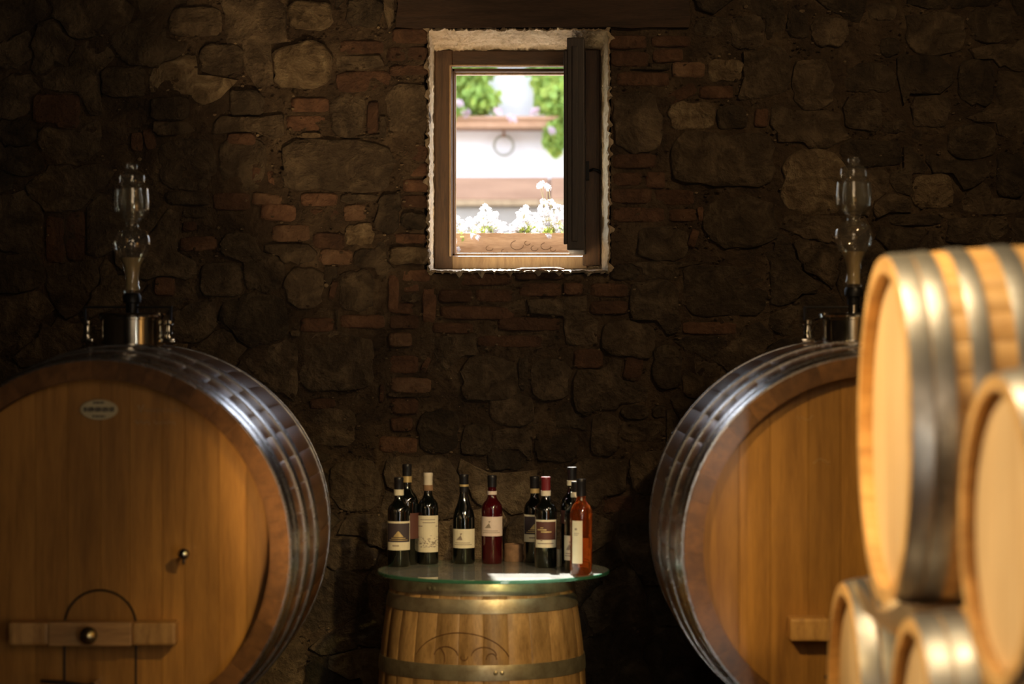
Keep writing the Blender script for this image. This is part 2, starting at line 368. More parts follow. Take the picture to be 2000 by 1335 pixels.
# --- the stones and bricks that can be told apart (pixel boxes taken at the wall plane)
HAND = """
P 605 28 88 62 0|P 592 125 122 92 3|b 604 203 78 30 0|b 597 239 80 32 0|p 605 263 46 12 0|s 678 222 70 84 0|b 727 228 24 66 0
s 657 325 232 104 1|s 795 214 86 108 0|b 706 90 90 28 0|b 710 157 112 42 3|b 800 68 74 32 0|b 795 103 84 30 0|b 798 135 80 22 3
b 812 296 52 34 -3|b 812 330 54 28 0|b 812 361 54 26 0|b 810 392 54 26 0|s 808 430 56 32 0|b 800 465 66 22 0|P 799 498 84 36 0
s 364 386 92 30 0|b 450 392 76 38 0|B 521 388 62 26 -6|b 622 388 76 28 0|b 543 413 74 35 -5|b 630 419 72 28 0|B 692 414 46 33 3
B 567 454 78 35 2|b 640 469 66 34 -3|p 702 458 60 44 0|B 655 501 68 33 -2|b 386 475 76 30 2|s 362 318 118 106 0|s 474 318 92 104 0
b 368 441 30 20 0|s 378 414 50 20 8|s 595 562 78 78 0|s 696 566 70 84 0|b 650 565 14 38 -12|b 812 537 60 26 0|b 768 572 24 78 0
b 802 562 34 15 5|b 838 590 28 84 0|b 782 601 50 22 -3|b 706 627 92 28 0|b 789 628 60 28 0|b 618 634 68 30 0|B 781 663 48 30 2
b 788 711 58 36 0|b 831 710 12 30 -25|B 803 752 84 32 -2|b 790 793 56 33 0|b 784 828 46 30 4|b 777 869 80 34 -3|b 745 768 10 40 0
b 629 788 52 22 2|s 656 708 152 122 0|s 640 835 112 74 0|s 856 842 80 84 0|s 692 948 104 108 0
b 928 544 148 26 0|b 889 577 70 26 0|b 965 577 76 27 0|b 933 610 152 28 0|b 884 640 84 22 0|b 1055 533 100 26 0|b 1055 565 86 28 0
b 1120 563 40 26 0|b 1190 566 78 28 -1|b 1188 600 80 28 -1|s 1222 532 60 32 0|b 1036 632 132 28 -2|b 1010 666 160 24 -1
s 1228 662 112 72 0|b 1237 717 38 52 -8|s 1302 716 60 92 0|s 1240 805 56 32 0|s 1288 803 28 28 0|s 1256 841 92 46 0|s 1180 848 54 92 0
s 955 740 112 92 0|s 1272 922 88 92 0|b 1206 985 62 34 3|s 1416 566 176 106 0|b 1390 640 114 26 0
b 1228 80 76 28 0|b 1311 79 82 24 0|b 1231 113 76 31 0|b 1305 106 62 27 3|b 1257 153 108 30 0|B 1346 134 66 32 0|p 1418 134 70 46 0
b 1332 182 66 26 28|b 1400 178 70 28 0|s 1246 236 100 120 0|p 1352 225 94 56 0|s 1431 228 62 46 0|b 1488 228 30 38 0
s 1412 310 212 116 0|b 1240 313 90 30 0|b 1226 348 60 28 0|b 1281 350 40 34 0|b 1234 382 82 32 0|b 1318 384 84 32 0|b 1248 418 106 30 0
b 1334 419 56 26 0|b 1370 417 14 30 10|s 1295 473 102 68 0|b 1355 464 18 38 -20|s 1446 432 142 112 0|b 1545 294 52 28 0
s 1560 46 48 62 0|s 1622 58 72 58 0|s 1395 52 78 44 0|s 1460 62 72 70 0|s 1828 62 118 90 0|s 1588 160 82 104 0|s 1700 152 108 58 0|s 1686 222 78 66 0
s 1820 216 80 66 0|s 1910 160 74 92 0|s 1750 247 50 26 5|s 1792 260 24 24 0|s 1902 276 98 68 0|s 1702 298 128 56 0|p 1590 356 128 128 0
p 1826 372 84 68 0|s 1788 428 108 26 0|s 1912 450 128 56 0|s 1725 20 60 36 0|s 1935 48 90 70 0|s 1740 90 40 40 0|s 1975 340 60 90 0
b 95 210 70 60 0|b 130 215 50 70 0|b 265 275 26 38 0|b 290 270 24 44 15|b 145 460 40 100 0|b 105 465 40 96 0|b 320 558 44 38 0
b 500 340 20 34 0|b 528 350 14 40 8|s 430 545 90 70 0|s 240 160 90 60 0|s 330 210 80 50 0|b 470 270 60 24 0|b 388 500 10 10 0
s 430 115 90 60 0|s 380 40 110 60 0|s 480 200 70 50 0|s 710 20 76 60 0|p 575 650 20 14 0|s 720 330 10 10 0
s 1000 800 90 70 0|s 1075 740 80 86 0|s 930 860 60 60 0|b 1150 700 60 40 0|s 905 700 10 10 0|s 1085 870 90 70 0|s 985 900 70 40 0
""".replace('\n', '|')
def outline(kind, w, h, n):
    """closed outline of a stone or brick, metres"""
    pts = []; ex = 7.0 if kind in 'bB' else random.uniform(3.0, 5.0)
    sx, sy, sk = random.uniform(0, 99), random.uniform(0, 99), random.uniform(-.04, .04)
    for i in range(n):
        a = 2*PI*(i+.5)/n
        # superellipse, sampled so that corners keep points
        c, s = math.cos(a), math.sin(a)
        r = (abs(c)**ex + abs(s)**ex) ** (-1/ex)
        x, z = r*c*w/2, r*s*h/2
        amp = (0.0022 if kind in 'bB' else 0.11*min(w, h))
        x += amp*noise.noise(Vector((c*1.6+sx, s*1.6, 1))); z += amp*noise.noise(Vector((c*1.6+sy, s*1.6, 7)))
        x += amp*.5*noise.noise(Vector((c*4+sx, s*4, 2))); z += amp*.5*noise.noise(Vector((c*4+sy, s*4, 9)))
        pts.append((x + sk*z, z + sk*.4*x))
    return pts
def piece(pts, proud, rough, tilt=(0, 0), base=0.03):
    """a stone: outline at the mortar, rounded shoulder, slightly uneven face. local coords x, y(depth, - is out), z"""
    n = len(pts); vs = []; fs = []; o = random.uniform(0, 50)
    mn = max(0.02, min(max(abs(p[0]) for p in pts), max(abs(p[1]) for p in pts)))
    edge = 0.16*min(1, .03/mn)
    rings = [(1.0, base), (1.0, 0.0), (1-edge*.35, -proud*.62), (1 - edge, -proud*.92), (0.80, -proud), (0.66, -proud*1.02), (0.5, -proud*1.04), (0.33, -proud*1.05), (0.17, -proud*1.06)]
    if len(pts) < 20 and mn < .03: rings = rings[:2] + rings[3:5] + [rings[6]]
    for s, d in rings:
        for x, z in pts:
            e = 0
            if d != base:
                q = Vector((x*s+o, z*s, o))
                e = rough*(noise.noise(q*13) + .6*noise.noise(q*31) + .42*noise.noise(q*73) - .5*max(0, .25-abs(noise.noise(q*9+Vector((5, 5, 5)))))*3)
                if s > .97: e *= .5
            vs.append((x*s, d + e + tilt[0]*x*s + tilt[1]*z*s, z*s))
    vs.append((0, -proud*1.07, 0))
    for k in range(len(rings)-1):
        for i in range(n):
            j = (i+1) % n; fs.append((k*n+i, k*n+j, (k+1)*n+j, (k+1)*n+i))
    k = len(rings)-1
    for i in range(n): fs.append((k*n+i, k*n+(i+1) % n, len(vs)-1))
    return vs, fs
def piece_mesh(name, kind, pts, far=False):
    if kind in 'bB': pr, ro = random.uniform(.006, .018), .0020
    elif kind == 'P': pr, ro = random.uniform(.032, .042), .012
    else: pr, ro = random.uniform(.008, .026), .0085
    vs, fs = piece(pts, pr, ro, (random.uniform(-.06, .06), random.uniform(-.09, .09)) if kind in 'sp' else (random.uniform(-.04, .04), random.uniform(-.06, .06)))
    if far: return vs, fs
    return mesh(name, vs, fs, M[{'b': 'brick', 'B': 'brightbrick', 's': 'stone', 'p': 'pale', 'P': 'pale'}[kind]], True)
# occupancy raster for the filler stones
RS = 0.008
rx = np.arange(-2.6, 2.6, RS); rz = np.arange(0.0, 3.5, RS)
GX, GZ = np.meshgrid(rx, rz, indexing='ij'); occ = np.zeros(GX.shape, bool)
occ |= (GX > OX0-.02) & (GX < OX1+.02) & (GZ > OZ0-.012) & (GZ < OZ1+.02)
LX0, LX1, LZ0, LZ1 = wx(775), wx(1345), wz(54), wz(-38)
occ |= (GX > LX0-.01) & (GX < LX1+.01) & (GZ > LZ0-.01) & (GZ < LZ1+.01)
n_st = n_br = 0
for line in HAND.split('|'):
    if not line.strip(): continue
    k, cx, cy, w, h, an = line.split()
    cx, cy, w, h, an = float(cx), float(cy), float(w), float(h), math.radians(float(an))
    if w < 11 and h < 11: continue
    X, Z, W, H = wx(cx), wz(cy), w*8.8/FPX*.97, h*8.8/FPX*.97
    me = piece_mesh('brick' if k in 'bB' else 'stone', k, outline(k, W, H, 24))
    o = link('brick' if k in 'bB' else 'stone', me, wall, Matrix.Translation((X, WY, Z)) @ Matrix.Rotation(-an, 4, 'Y'))
    if k in 'bB': n_br += 1
    else: n_st += 1
    u = (GX-X)*math.cos(an) - (GZ-Z)*math.sin(an)*-1; v = -(GX-X)*math.sin(an)*-1*-1 + (GZ-Z)*math.cos(an)
    occ |= (np.abs(u) < W/2+.004) & (np.abs(v) < H/2+.004)
# filler: seeds with different reach, nearest seed wins
rnd = np.random.RandomState(5); seeds = []
while len(seeds) < 640:
    x, z = rnd.uniform(-2.6, 2.6), rnd.uniform(0, 3.5)
    i, j = int((x+2.6)/RS), int(z/RS)
    if occ[min(i, occ.shape[0]-1), min(j, occ.shape[1]-1)]: continue
    s = rnd.choice([.045, .06, .085, .12], p=[.30, .34, .24, .12])
    if all(((x-a)/1.35)**2 + (z-c)**2 > ((s+t)*.56)**2 for a, c, t in seeds): seeds.append((x, z, s))
    else:
        if rnd.rand() < 0.004: break
WXg = GX + .012*np.sin(31*GZ+2.1) + .009*np.sin(53*GX+17*GZ) + .006*np.sin(97*GZ-61*GX+1) + .0035*np.sin(190*GZ+80*GX)
WZg = GZ + .010*np.sin(27*GX+.7) + .007*np.sin(61*GZ-23*GX) + .005*np.sin(113*GX+47*GZ+2) + .0035*np.sin(170*GX-90*GZ)
best = np.full(GX.shape, 9e9); lab = np.full(GX.shape, -1, int)
for k, (x, z, s) in enumerate(seeds):
    d = np.maximum(np.abs(WXg-x)/1.35, .0) ** 2.6 + np.abs(WZg-z)**2.6; d = d**(1/2.6) - s*.55
    mk = d < best; best[mk] = d[mk]; lab[mk] = k
lab[occ] = -2
def seen(px, py):
    if not (-25 < px < 2025 and -25 < py < 1360): return False
    if math.hypot(px-262, py-1040) < 350 or math.hypot(px-1645, py-1036) < 350: return False
    if px > 1760 and py > 560: return False
    if 775 < px < 1110 and py > 1150: return False
    return True
far = MB()
for k, (x, z, s) in enumerate(seeds):
    cells = np.argwhere(lab == k)
    if len(cells) < 9: continue
    c = cells.mean(0); i0, j0 = cells[np.argmin(((cells-c)**2).sum(1))]
    X, Z = rx[i0], rz[j0]; n = 22; rad = []
    for q in range(n):
        a = 2*PI*q/n; r = 0
        while r < .35:
            i, j = int(round((X+math.cos(a)*r+2.6)/RS)), int(round((Z+math.sin(a)*r)/RS))
            if not (0 <= i < lab.shape[0] and 0 <= j < lab.shape[1]) or lab[i, j] != k: break
            r += RS*.5
        rad.append(r)
    rad = [min(rad[q], (rad[q-1]+rad[q]*2+rad[(q+1) % n])/4*1.12) for q in range(n)]
    rad = [max(.003, r*.985-.0028) for r in rad]
    if sum(rad)/n < .011: continue
    pts = [(r*math.cos(2*PI*q/n), r*math.sin(2*PI*q/n)) for q, r in enumerate(rad)]
    ww = max(p[0] for p in pts)-min(p[0] for p in pts); hh = max(p[1] for p in pts)-min(p[1] for p in pts)
    isb = .02 < hh < .075 and rnd.rand() < .30
    kd = 'b' if isb else ('p' if rnd.rand() < .05 else 's')
    px, py = X*FPX/8.8+1000, 667-(Z-CAMZ)*FPX/8.8
    if seen(px, py) and (n_br if isb else n_st) < 295:
        link('brick' if isb else 'stone', piece_mesh('stone', kd, pts), wall, Matrix.Translation((X, WY, Z)))
        if isb: n_br += 1
        else: n_st += 1
    else:
        vv, ff = piece_mesh('', kd, pts, True)
        far.add([(X+p[0], WY+p[1], Z+p[2]) for p in vv], ff, 1 if isb else 0)
link('rubble', far.me('rubble', [M['stone'], M['brick']], True), wall, kind='stuff')
grit = MB(); rg_ = random.Random(77); protos = []
for i in range(6):
    bm = bmesh.new(); bmesh.ops.create_icosphere(bm, subdivisions=1, radius=1)
    for v in bm.verts: v.co *= rg_.uniform(.6, 1.25)
    bm.verts.index_update(); protos.append(([v.co.copy() for v in bm.verts], [tuple(v.index for v in f.verts) for f in bm.faces])); bm.free()
cnt = 0
while cnt < 5200:
    x, z = rg_.uniform(-2.0, 2.0), rg_.uniform(.3, 3.1)
    if OX0-.03 < x < OX1+.03 and OZ0-.03 < z < OZ1+.03: continue
    i, j = int((x+2.6)/RS), int(z/RS)
    l = lab[i, j]
    edge = l != lab[i-2, j] or l != lab[i+2, j] or l != lab[i, j-2] or l != lab[i, j+2] or l == -1
    if not edge and rg_.random() > .06: continue
    r = rg_.uniform(.0016, .0055) * (1.5 if rg_.random() < .08 else 1); pv, pf = rg_.choice(protos)
    y = WY - rg_.uniform(.006, .018)
    grit.add([(x+v.x*r*1.3, y+v.y*r, z+v.z*r) for v in pv], pf, 1 if rg_.random() < .16 else 0); cnt += 1
link('grit', grit.me('grit', [M['mortar'], M['pale']], False), wall, kind='stuff')
print('wall pieces: stone', n_st, 'brick', n_br)

# lintel beam over the window
def rough_box(lo, hi, seg, amp, mat, name, parent=None, fr=12, **kw):
    bm = bmesh.new(); bmesh.ops.create_cube(bm, size=1)
    for v in bm.verts: v.co = Vector([lo[i] if v.co[i] < 0 else hi[i] for i in range(3)])
    bmesh.ops.subdivide_edges(bm, edges=bm.edges[:], cuts=seg, use_grid_fill=True)
    for v in bm.verts:
        p = v.co.copy()
        v.co += Vector((noise.noise(p*fr), noise.noise(p*fr+Vector((9, 0, 0))), noise.noise(p*fr+Vector((0, 9, 0)))))*amp
        v.co += Vector((noise.noise(p*fr*3.3), noise.noise(p*fr*3.3+Vector((9, 0, 0))), noise.noise(p*fr*3.3+Vector((0, 9, 0)))))*amp*.5
    me = bpy.data.meshes.new(name); bm.to_mesh(me); bm.free(); me.materials.append(mat)
    sharp_smooth(me, 50); return link(name, me, parent, **kw)
rough_box((LX0, 8.795, LZ0), (LX1, 9.0, LZ1), 14, .008, M['lintel'], 'trim_1', kind='structure', fr=9)

# window reveal: four rough plaster strips with a ragged lip on the wall face
FY = 9.10                                    # plane of the window frame's room side
def fx(px): return (px-1000)*FY/FPX
def fz(py): return CAMZ-(py-667)*FY/FPX
def reveal(name, side):
    # u runs along the side, v from the wall face inwards
    nu, nv = 150, 30; vs = []; fs = []
    for i in range(nu+1):
        u = i/nu
        for j in range(nv+1):
            v = j/nv; y = 8.800 + (FY+.03-8.800)*v
            q = Vector((u*16, v*5, {'l': 0, 'r': 10, 't': 20, 'b': 30}[side]))
            big = noise.noise(q); sm = noise.noise(q*3.7); ti = noise.noise(q*11)
            off = .006*big + .005*sm + .003*ti
            edge = max(0, 1-v*6)
            off -= edge*(.003 + .006*abs(sm) + .006*abs(ti))      # the arris is broken back
            if side == 'l': p = (OX0 + (fx(846)-OX0)*v + off, y, OZ0-.01+(OZ1-OZ0+.03)*u)
            if side == 'r': p = (OX1 + (fx(1174)-OX1)*v - off, y, OZ0-.01+(OZ1-OZ0+.03)*u)
            if side == 't': p = (OX0-.01+(OX1-OX0+.02)*u, y, OZ1 + (fz(98)-OZ1)*v - off*1.3)
            if side == 'b': p = (OX0-.01+(OX1-OX0+.02)*u, y, OZ0 + (fz(527)-OZ0)*v + off*.7)
            vs.append(p)
    W = nv+1
    for i in range(nu):
        for j in range(nv): fs.append((i*W+j, (i+1)*W+j, (i+1)*W+j+1, i*W+j+1))
    # lip: outward on the wall face, ragged
    base = len(vs)
    for i in range(nu+1):
        p = vs[i*W]; e = .006 + .032*max(0, noise.noise(Vector((i*.17, 3, ord(side)))) + .25*noise.noise(Vector((i*.61, 3, ord(side)))))
        d = {'l': (-e, 0), 'r': (e, 0), 't': (0, e), 'b': (0, -e)}[side]
        vs.append((p[0]+d[0], p[1]+.006, p[2]+d[1])); vs.append((p[0]+d[0]*1.3, p[1]+.05, p[2]+d[1]*1.3))
    for i in range(nu):
        a = base+i*2; fs.append((i*W, (i+1)*W, a+2, a)); fs.append((a, a+2, a+3, a+1))
    link(name, mesh(name, vs, fs, M['reveal'], True), wall)
reveal('reveal_jamb', 'l'); reveal('reveal_jamb', 'r'); reveal('reveal_soffit', 't'); reveal('reveal_sill', 'b')
# solid backing so no daylight slips between frame and reveal
b = MB()
b.box((OX0-.02, FY+.02, OZ0-.03), (fx(858), FY+.10, OZ1+.03)); b.box((fx(1165), FY+.02, OZ0-.03), (OX1+.02, FY+.10, OZ1+.03))
b.box((fx(858), FY+.02, fz(112)), (fx(1165), FY+.10, OZ1+.03)); b.box((fx(858), FY+.02, OZ0-.03), (fx(1165), FY+.10, fz(515)))
b.obj('frame_bedding', M['reveal'], wall)

# window_1: fixed frame, beads, the sash standing open into the room
win = empty('window_1', (fx(1010), FY, fz(525)), kind='structure')
wl = Matrix.Translation(-Vector(win.location))
def wbox(name, px0, px1, py0, py1, y0, y1, mat, bev=.003, parent=win):
    b = MB(); b.box((fx(px0), y0, fz(py1)), (fx(px1), y1, fz(py0)), bev=bev)
    return b.obj(name, M[mat], parent, mtx=wl)
wbox('frame_jamb', 849, 883, 97, 524, FY, FY+.06, 'frame', .004)
wbox('frame_jamb', 1138, 1172, 97, 518, FY-.012, FY+.06, 'frame', .004)
wbox('frame_head', 883, 1146, 98, 128, FY+.002, FY+.06, 'frame_h', .004)
wbox('frame_sill', 883, 1146, 499, 524, FY+.001, FY+.06, 'bead', .004)
wbox('bead', 877, 881, 126, 500, FY-.006, FY+.01, 'bead', .002)
wbox('bead', 877, 1146, 126, 129, FY-.006, FY+.01, 'bead', .002)
wbox('rebate', 881, 888, 131, 498, FY+.03, FY+.075, 'frame', .002)
wbox('rebate', 881, 1150, 131, 138, FY+.03, FY+.075, 'frame_h', .002)
wbox('rebate', 886, 890, 138, 496, FY+.06, FY+.09, 'bead', .001)
wbox('rebate', 881, 1150, 138, 142, FY+.06, FY+.09, 'bead', .001)
wbox('rebate', 881, 1150, 493, 499, FY+.03, FY+.075, 'bead', .002)
b = MB(); b.box((OX0, 9.17, fz(530)), (OX1, 9.24, fz(512)), bev=.004); b.obj('outer_sill', M['reveal'], win, mtx=wl)
# sash, hinged on the right jamb; local x from hinge to free edge
sash = empty('sash', (0, 0, 0), parent=win)
SW, SH0, SH1, ST = .47, 2.038, 2.795, .062
sash.matrix_local = wl @ Matrix.Translation((fx(1144), FY-.014, 0)) @ Matrix.Rotation(math.radians(267.6), 4, 'Z')
for nm, lo, hi in (('stile', (0.0, -ST, SH0), (.055, 0, SH1)), ('stile', (SW-.055, -ST, SH0), (SW, 0, SH1)),
                   ('rail', (.055, -ST+.002, SH1-.055), (SW-.055, -.002, SH1)), ('rail', (.055, -ST+.002, SH0), (SW-.055, -.002, SH0+.065)),
                   ('weather_strip', (SW-.002, -ST*.72, SH0+.03), (SW+.004, -ST*.38, SH1-.03)),
                   ('weather_strip', (SW-.02, -ST-.012, SH0+.02), (SW-.004, -ST+.002, SH1-.045))):
    b = MB(); b.box(lo, hi, bev=.004); b.obj(nm, M['sash'], sash)
b = MB(); b.box((.05, -.026, SH0+.06), (SW-.05, -.020, SH1-.05)); b.obj('pane', M['pane'], sash)
b = MB(); b.tube([(fx(1150), FY-.03, fz(334)), (fx(1158), FY-.04, fz(331)), (fx(1168), FY-.04, fz(334)), (fx(1178), FY-.03, fz(340))], .005)
b.box((fx(1143), FY-.045, fz(352)), (fx(1150), FY-.01, fz(316)))
b.obj('stay_hook', M['iron'], win, mtx=wl)

# ------------------------------------------------------------------ casks and barrels
def profile(L, r0, rb, t, p=2.0):
    u = abs(t - L/2)/(L/2); return r0 + (rb-r0)*(1-u**p)
def stave_mesh(L, r0, rb, n, th, mat, nt=18):
    h = PI/n; vs = []; fs = []
    outer = [(-h, -.0022), (-h*.88, 0), (0, 0.0), (h*.88, 0), (h, -.0022)]
    for i in range(nt+1):
        t = L*i/nt; r = profile(L, r0, rb, t)
        e = 0
        for a, dr in outer: vs.append(((r+dr+e)*math.sin(a*.992), t, (r+dr+e)*math.cos(a*.992)))
        for a in (h, 0, -h): vs.append(((r-th)*math.sin(a*.992), t, (r-th)*math.cos(a*.992)))
    k = 8
    for i in range(nt):
        for j in range(k): fs.append((i*k+j, i*k+(j+1) % k, (i+1)*k+(j+1) % k, (i+1)*k+j))
    fs.append(tuple(range(k))[::-1]); fs.append(tuple(nt*k+j for j in range(k)))
    me = mesh('stave', vs, fs, mat); bm = bmesh.new(); bm.from_mesh(me); bmesh.ops.recalc_face_normals(bm, faces=bm.faces); bm.to_mesh(me); bm.free()
    sharp_smooth(me, 35); return me
def hoop_mesh(L, r0, rb, t0, t1, mat, th=.004, n=128):
    b = MB(); k = 5; prof = []
    for i in range(k): t = t0+(t1-t0)*i/(k-1); prof.append((profile(L, r0, rb, t)+th-(.0012 if i in (0, k-1) else 0), t))
    for i in range(k-1, -1, -1): t = t0+(t1-t0)*i/(k-1); prof.append((profile(L, r0, rb, t)-.001, t))
    b.lathe(prof, n, Matrix.Rotation(-PI/2, 4, 'X'), closed=True)      # local Z -> +Y
    # joint overlap plate with rivets
    a0 = random.uniform(0, 6.28); tm = (t0+t1)/2
    for da in (-.03, .03):
        r = profile(L, r0, rb, tm)+th
        c = Vector((r*math.sin(a0+da), tm, r*math.cos(a0+da)))
        b.lathe([(.008, -.002), (.007, .002), (.003, .0035), (0.0, .004)], 8, Matrix.Translation(c) @ Vector((c.x, 0, c.z)).to_track_quat('Z', 'Y').to_matrix().to_4x4())
    me = b.me('hoop', mat); bm = bmesh.new(); bm.from_mesh(me); bmesh.ops.recalc_face_normals(bm, faces=bm.faces); bm.to_mesh(me); bm.free()
    sharp_smooth(me, 35); return me
def plank_mesh(R, x0, x1, th, mat):
    g = .0003; x0 += g; x1 -= g; R -= .0005; pts = []; k = 8
    x0 = max(x0, -R*.9995); x1 = min(x1, R*.9995)
    for i in range(k+1): x = x0+(x1-x0)*i/k; pts.append((x, math.sqrt(max(0, R*R-x*x))))
    for i in range(k, -1, -1): x = x0+(x1-x0)*i/k; pts.append((x, -math.sqrt(max(0, R*R-x*x))))
    n = len(pts); cx = (x0+x1)/2; w = (x1-x0)/2
    vs = [(x, .0009, z) for x, z in pts]
    vs += [(cx+(x-cx)*(1-.0009/w), 0, z*(1-.0009/R)) for x, z in pts]
    vs += [(x, th, z) for x, z in pts]
    fs = [tuple(range(n, 2*n))] + [(i, (i+1) % n, n+(i+1) % n, n+i) for i in range(n)] + [(2*n+i, 2*n+(i+1) % n, (i+1) % n, i) for i in range(n)] + [tuple(range(2*n, 3*n))[::-1]]
    me = mesh('head_plank', vs, fs, mat); bm = bmesh.new(); bm.from_mesh(me); bmesh.ops.recalc_face_normals(bm, faces=bm.faces); bm.to_mesh(me); bm.free()
    return me
BODY = {}
def make_cask(name, base, A, spec, label, cat, group=None, roll=0.0):
    """base: world point of the empty; A: matrix (relative to base) of the axis frame, local +Y runs from the shown head inwards"""
    root = empty(name, base, label, cat, group)
    L, r0, rb, n, th = spec['L'], spec['r0'], spec['rb'], spec['n'], spec['th']
    key = spec['key']
    if key not in BODY:
        st = stave_mesh(L, r0, rb, n, th, M[spec['stave']])
        hs = [hoop_mesh(L, r0, rb, a, c, M[spec['hoop']], spec.get('hth', .004)) for a, c in spec['hoops']]
        rh = r0-th*spec.get('inner', .98)
        cuts = spec['cuts']
        pk = [plank_mesh(rh, cuts[i]*rh, cuts[i+1]*rh, .025, M[spec['head']]) for i in range(len(cuts)-1)]
        BODY[key] = (st, hs, pk)
    st, hs, pk = BODY[key]
    for i in range(n):
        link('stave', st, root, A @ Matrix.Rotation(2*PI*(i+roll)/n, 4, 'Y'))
    for i, h in enumerate(hs):
        link('hoop', h, root, A @ Matrix.Rotation(i*1.7+roll*3, 4, 'Y'))
    for p in pk:
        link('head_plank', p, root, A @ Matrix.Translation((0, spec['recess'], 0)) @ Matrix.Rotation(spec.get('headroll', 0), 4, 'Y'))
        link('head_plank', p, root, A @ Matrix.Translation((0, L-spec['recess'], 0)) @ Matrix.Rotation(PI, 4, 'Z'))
    return root

big = dict(key='big', L=1.43, r0=.556, rb=.604, n=44, th=.056, recess=.055, stave='cask_stave', hoop='cask_hoop', head='cask_head', hth=.005,
           hoops=[(.012, .075), (.082, .125), (.235, .29), (.43, .49), (.94, 1.0), (1.15, 1.2), (1.33, 1.418)],
           cuts=[-1, -.78, -.60, -.38, -.19, 0, .17, .36, .49, .69, .85, 1])
CL = Vector((-1.2007, 7.0, 1.1007)); CR = Vector((1.054, 7.0, 1.1125))
def big_cask(C, label, gr):
    base = Vector((C.x, C.y+.715, C.z-.604)); A = Matrix.Translation(C-base)
    return make_cask('wine_cask', base, A, big, label, 'cask', 'large varnished oak casks', roll=.3), base
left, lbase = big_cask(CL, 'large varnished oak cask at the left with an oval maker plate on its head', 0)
right, rbase = big_cask(CR, 'large varnished oak cask at the right, partly behind the stacked pale barrels', 0)

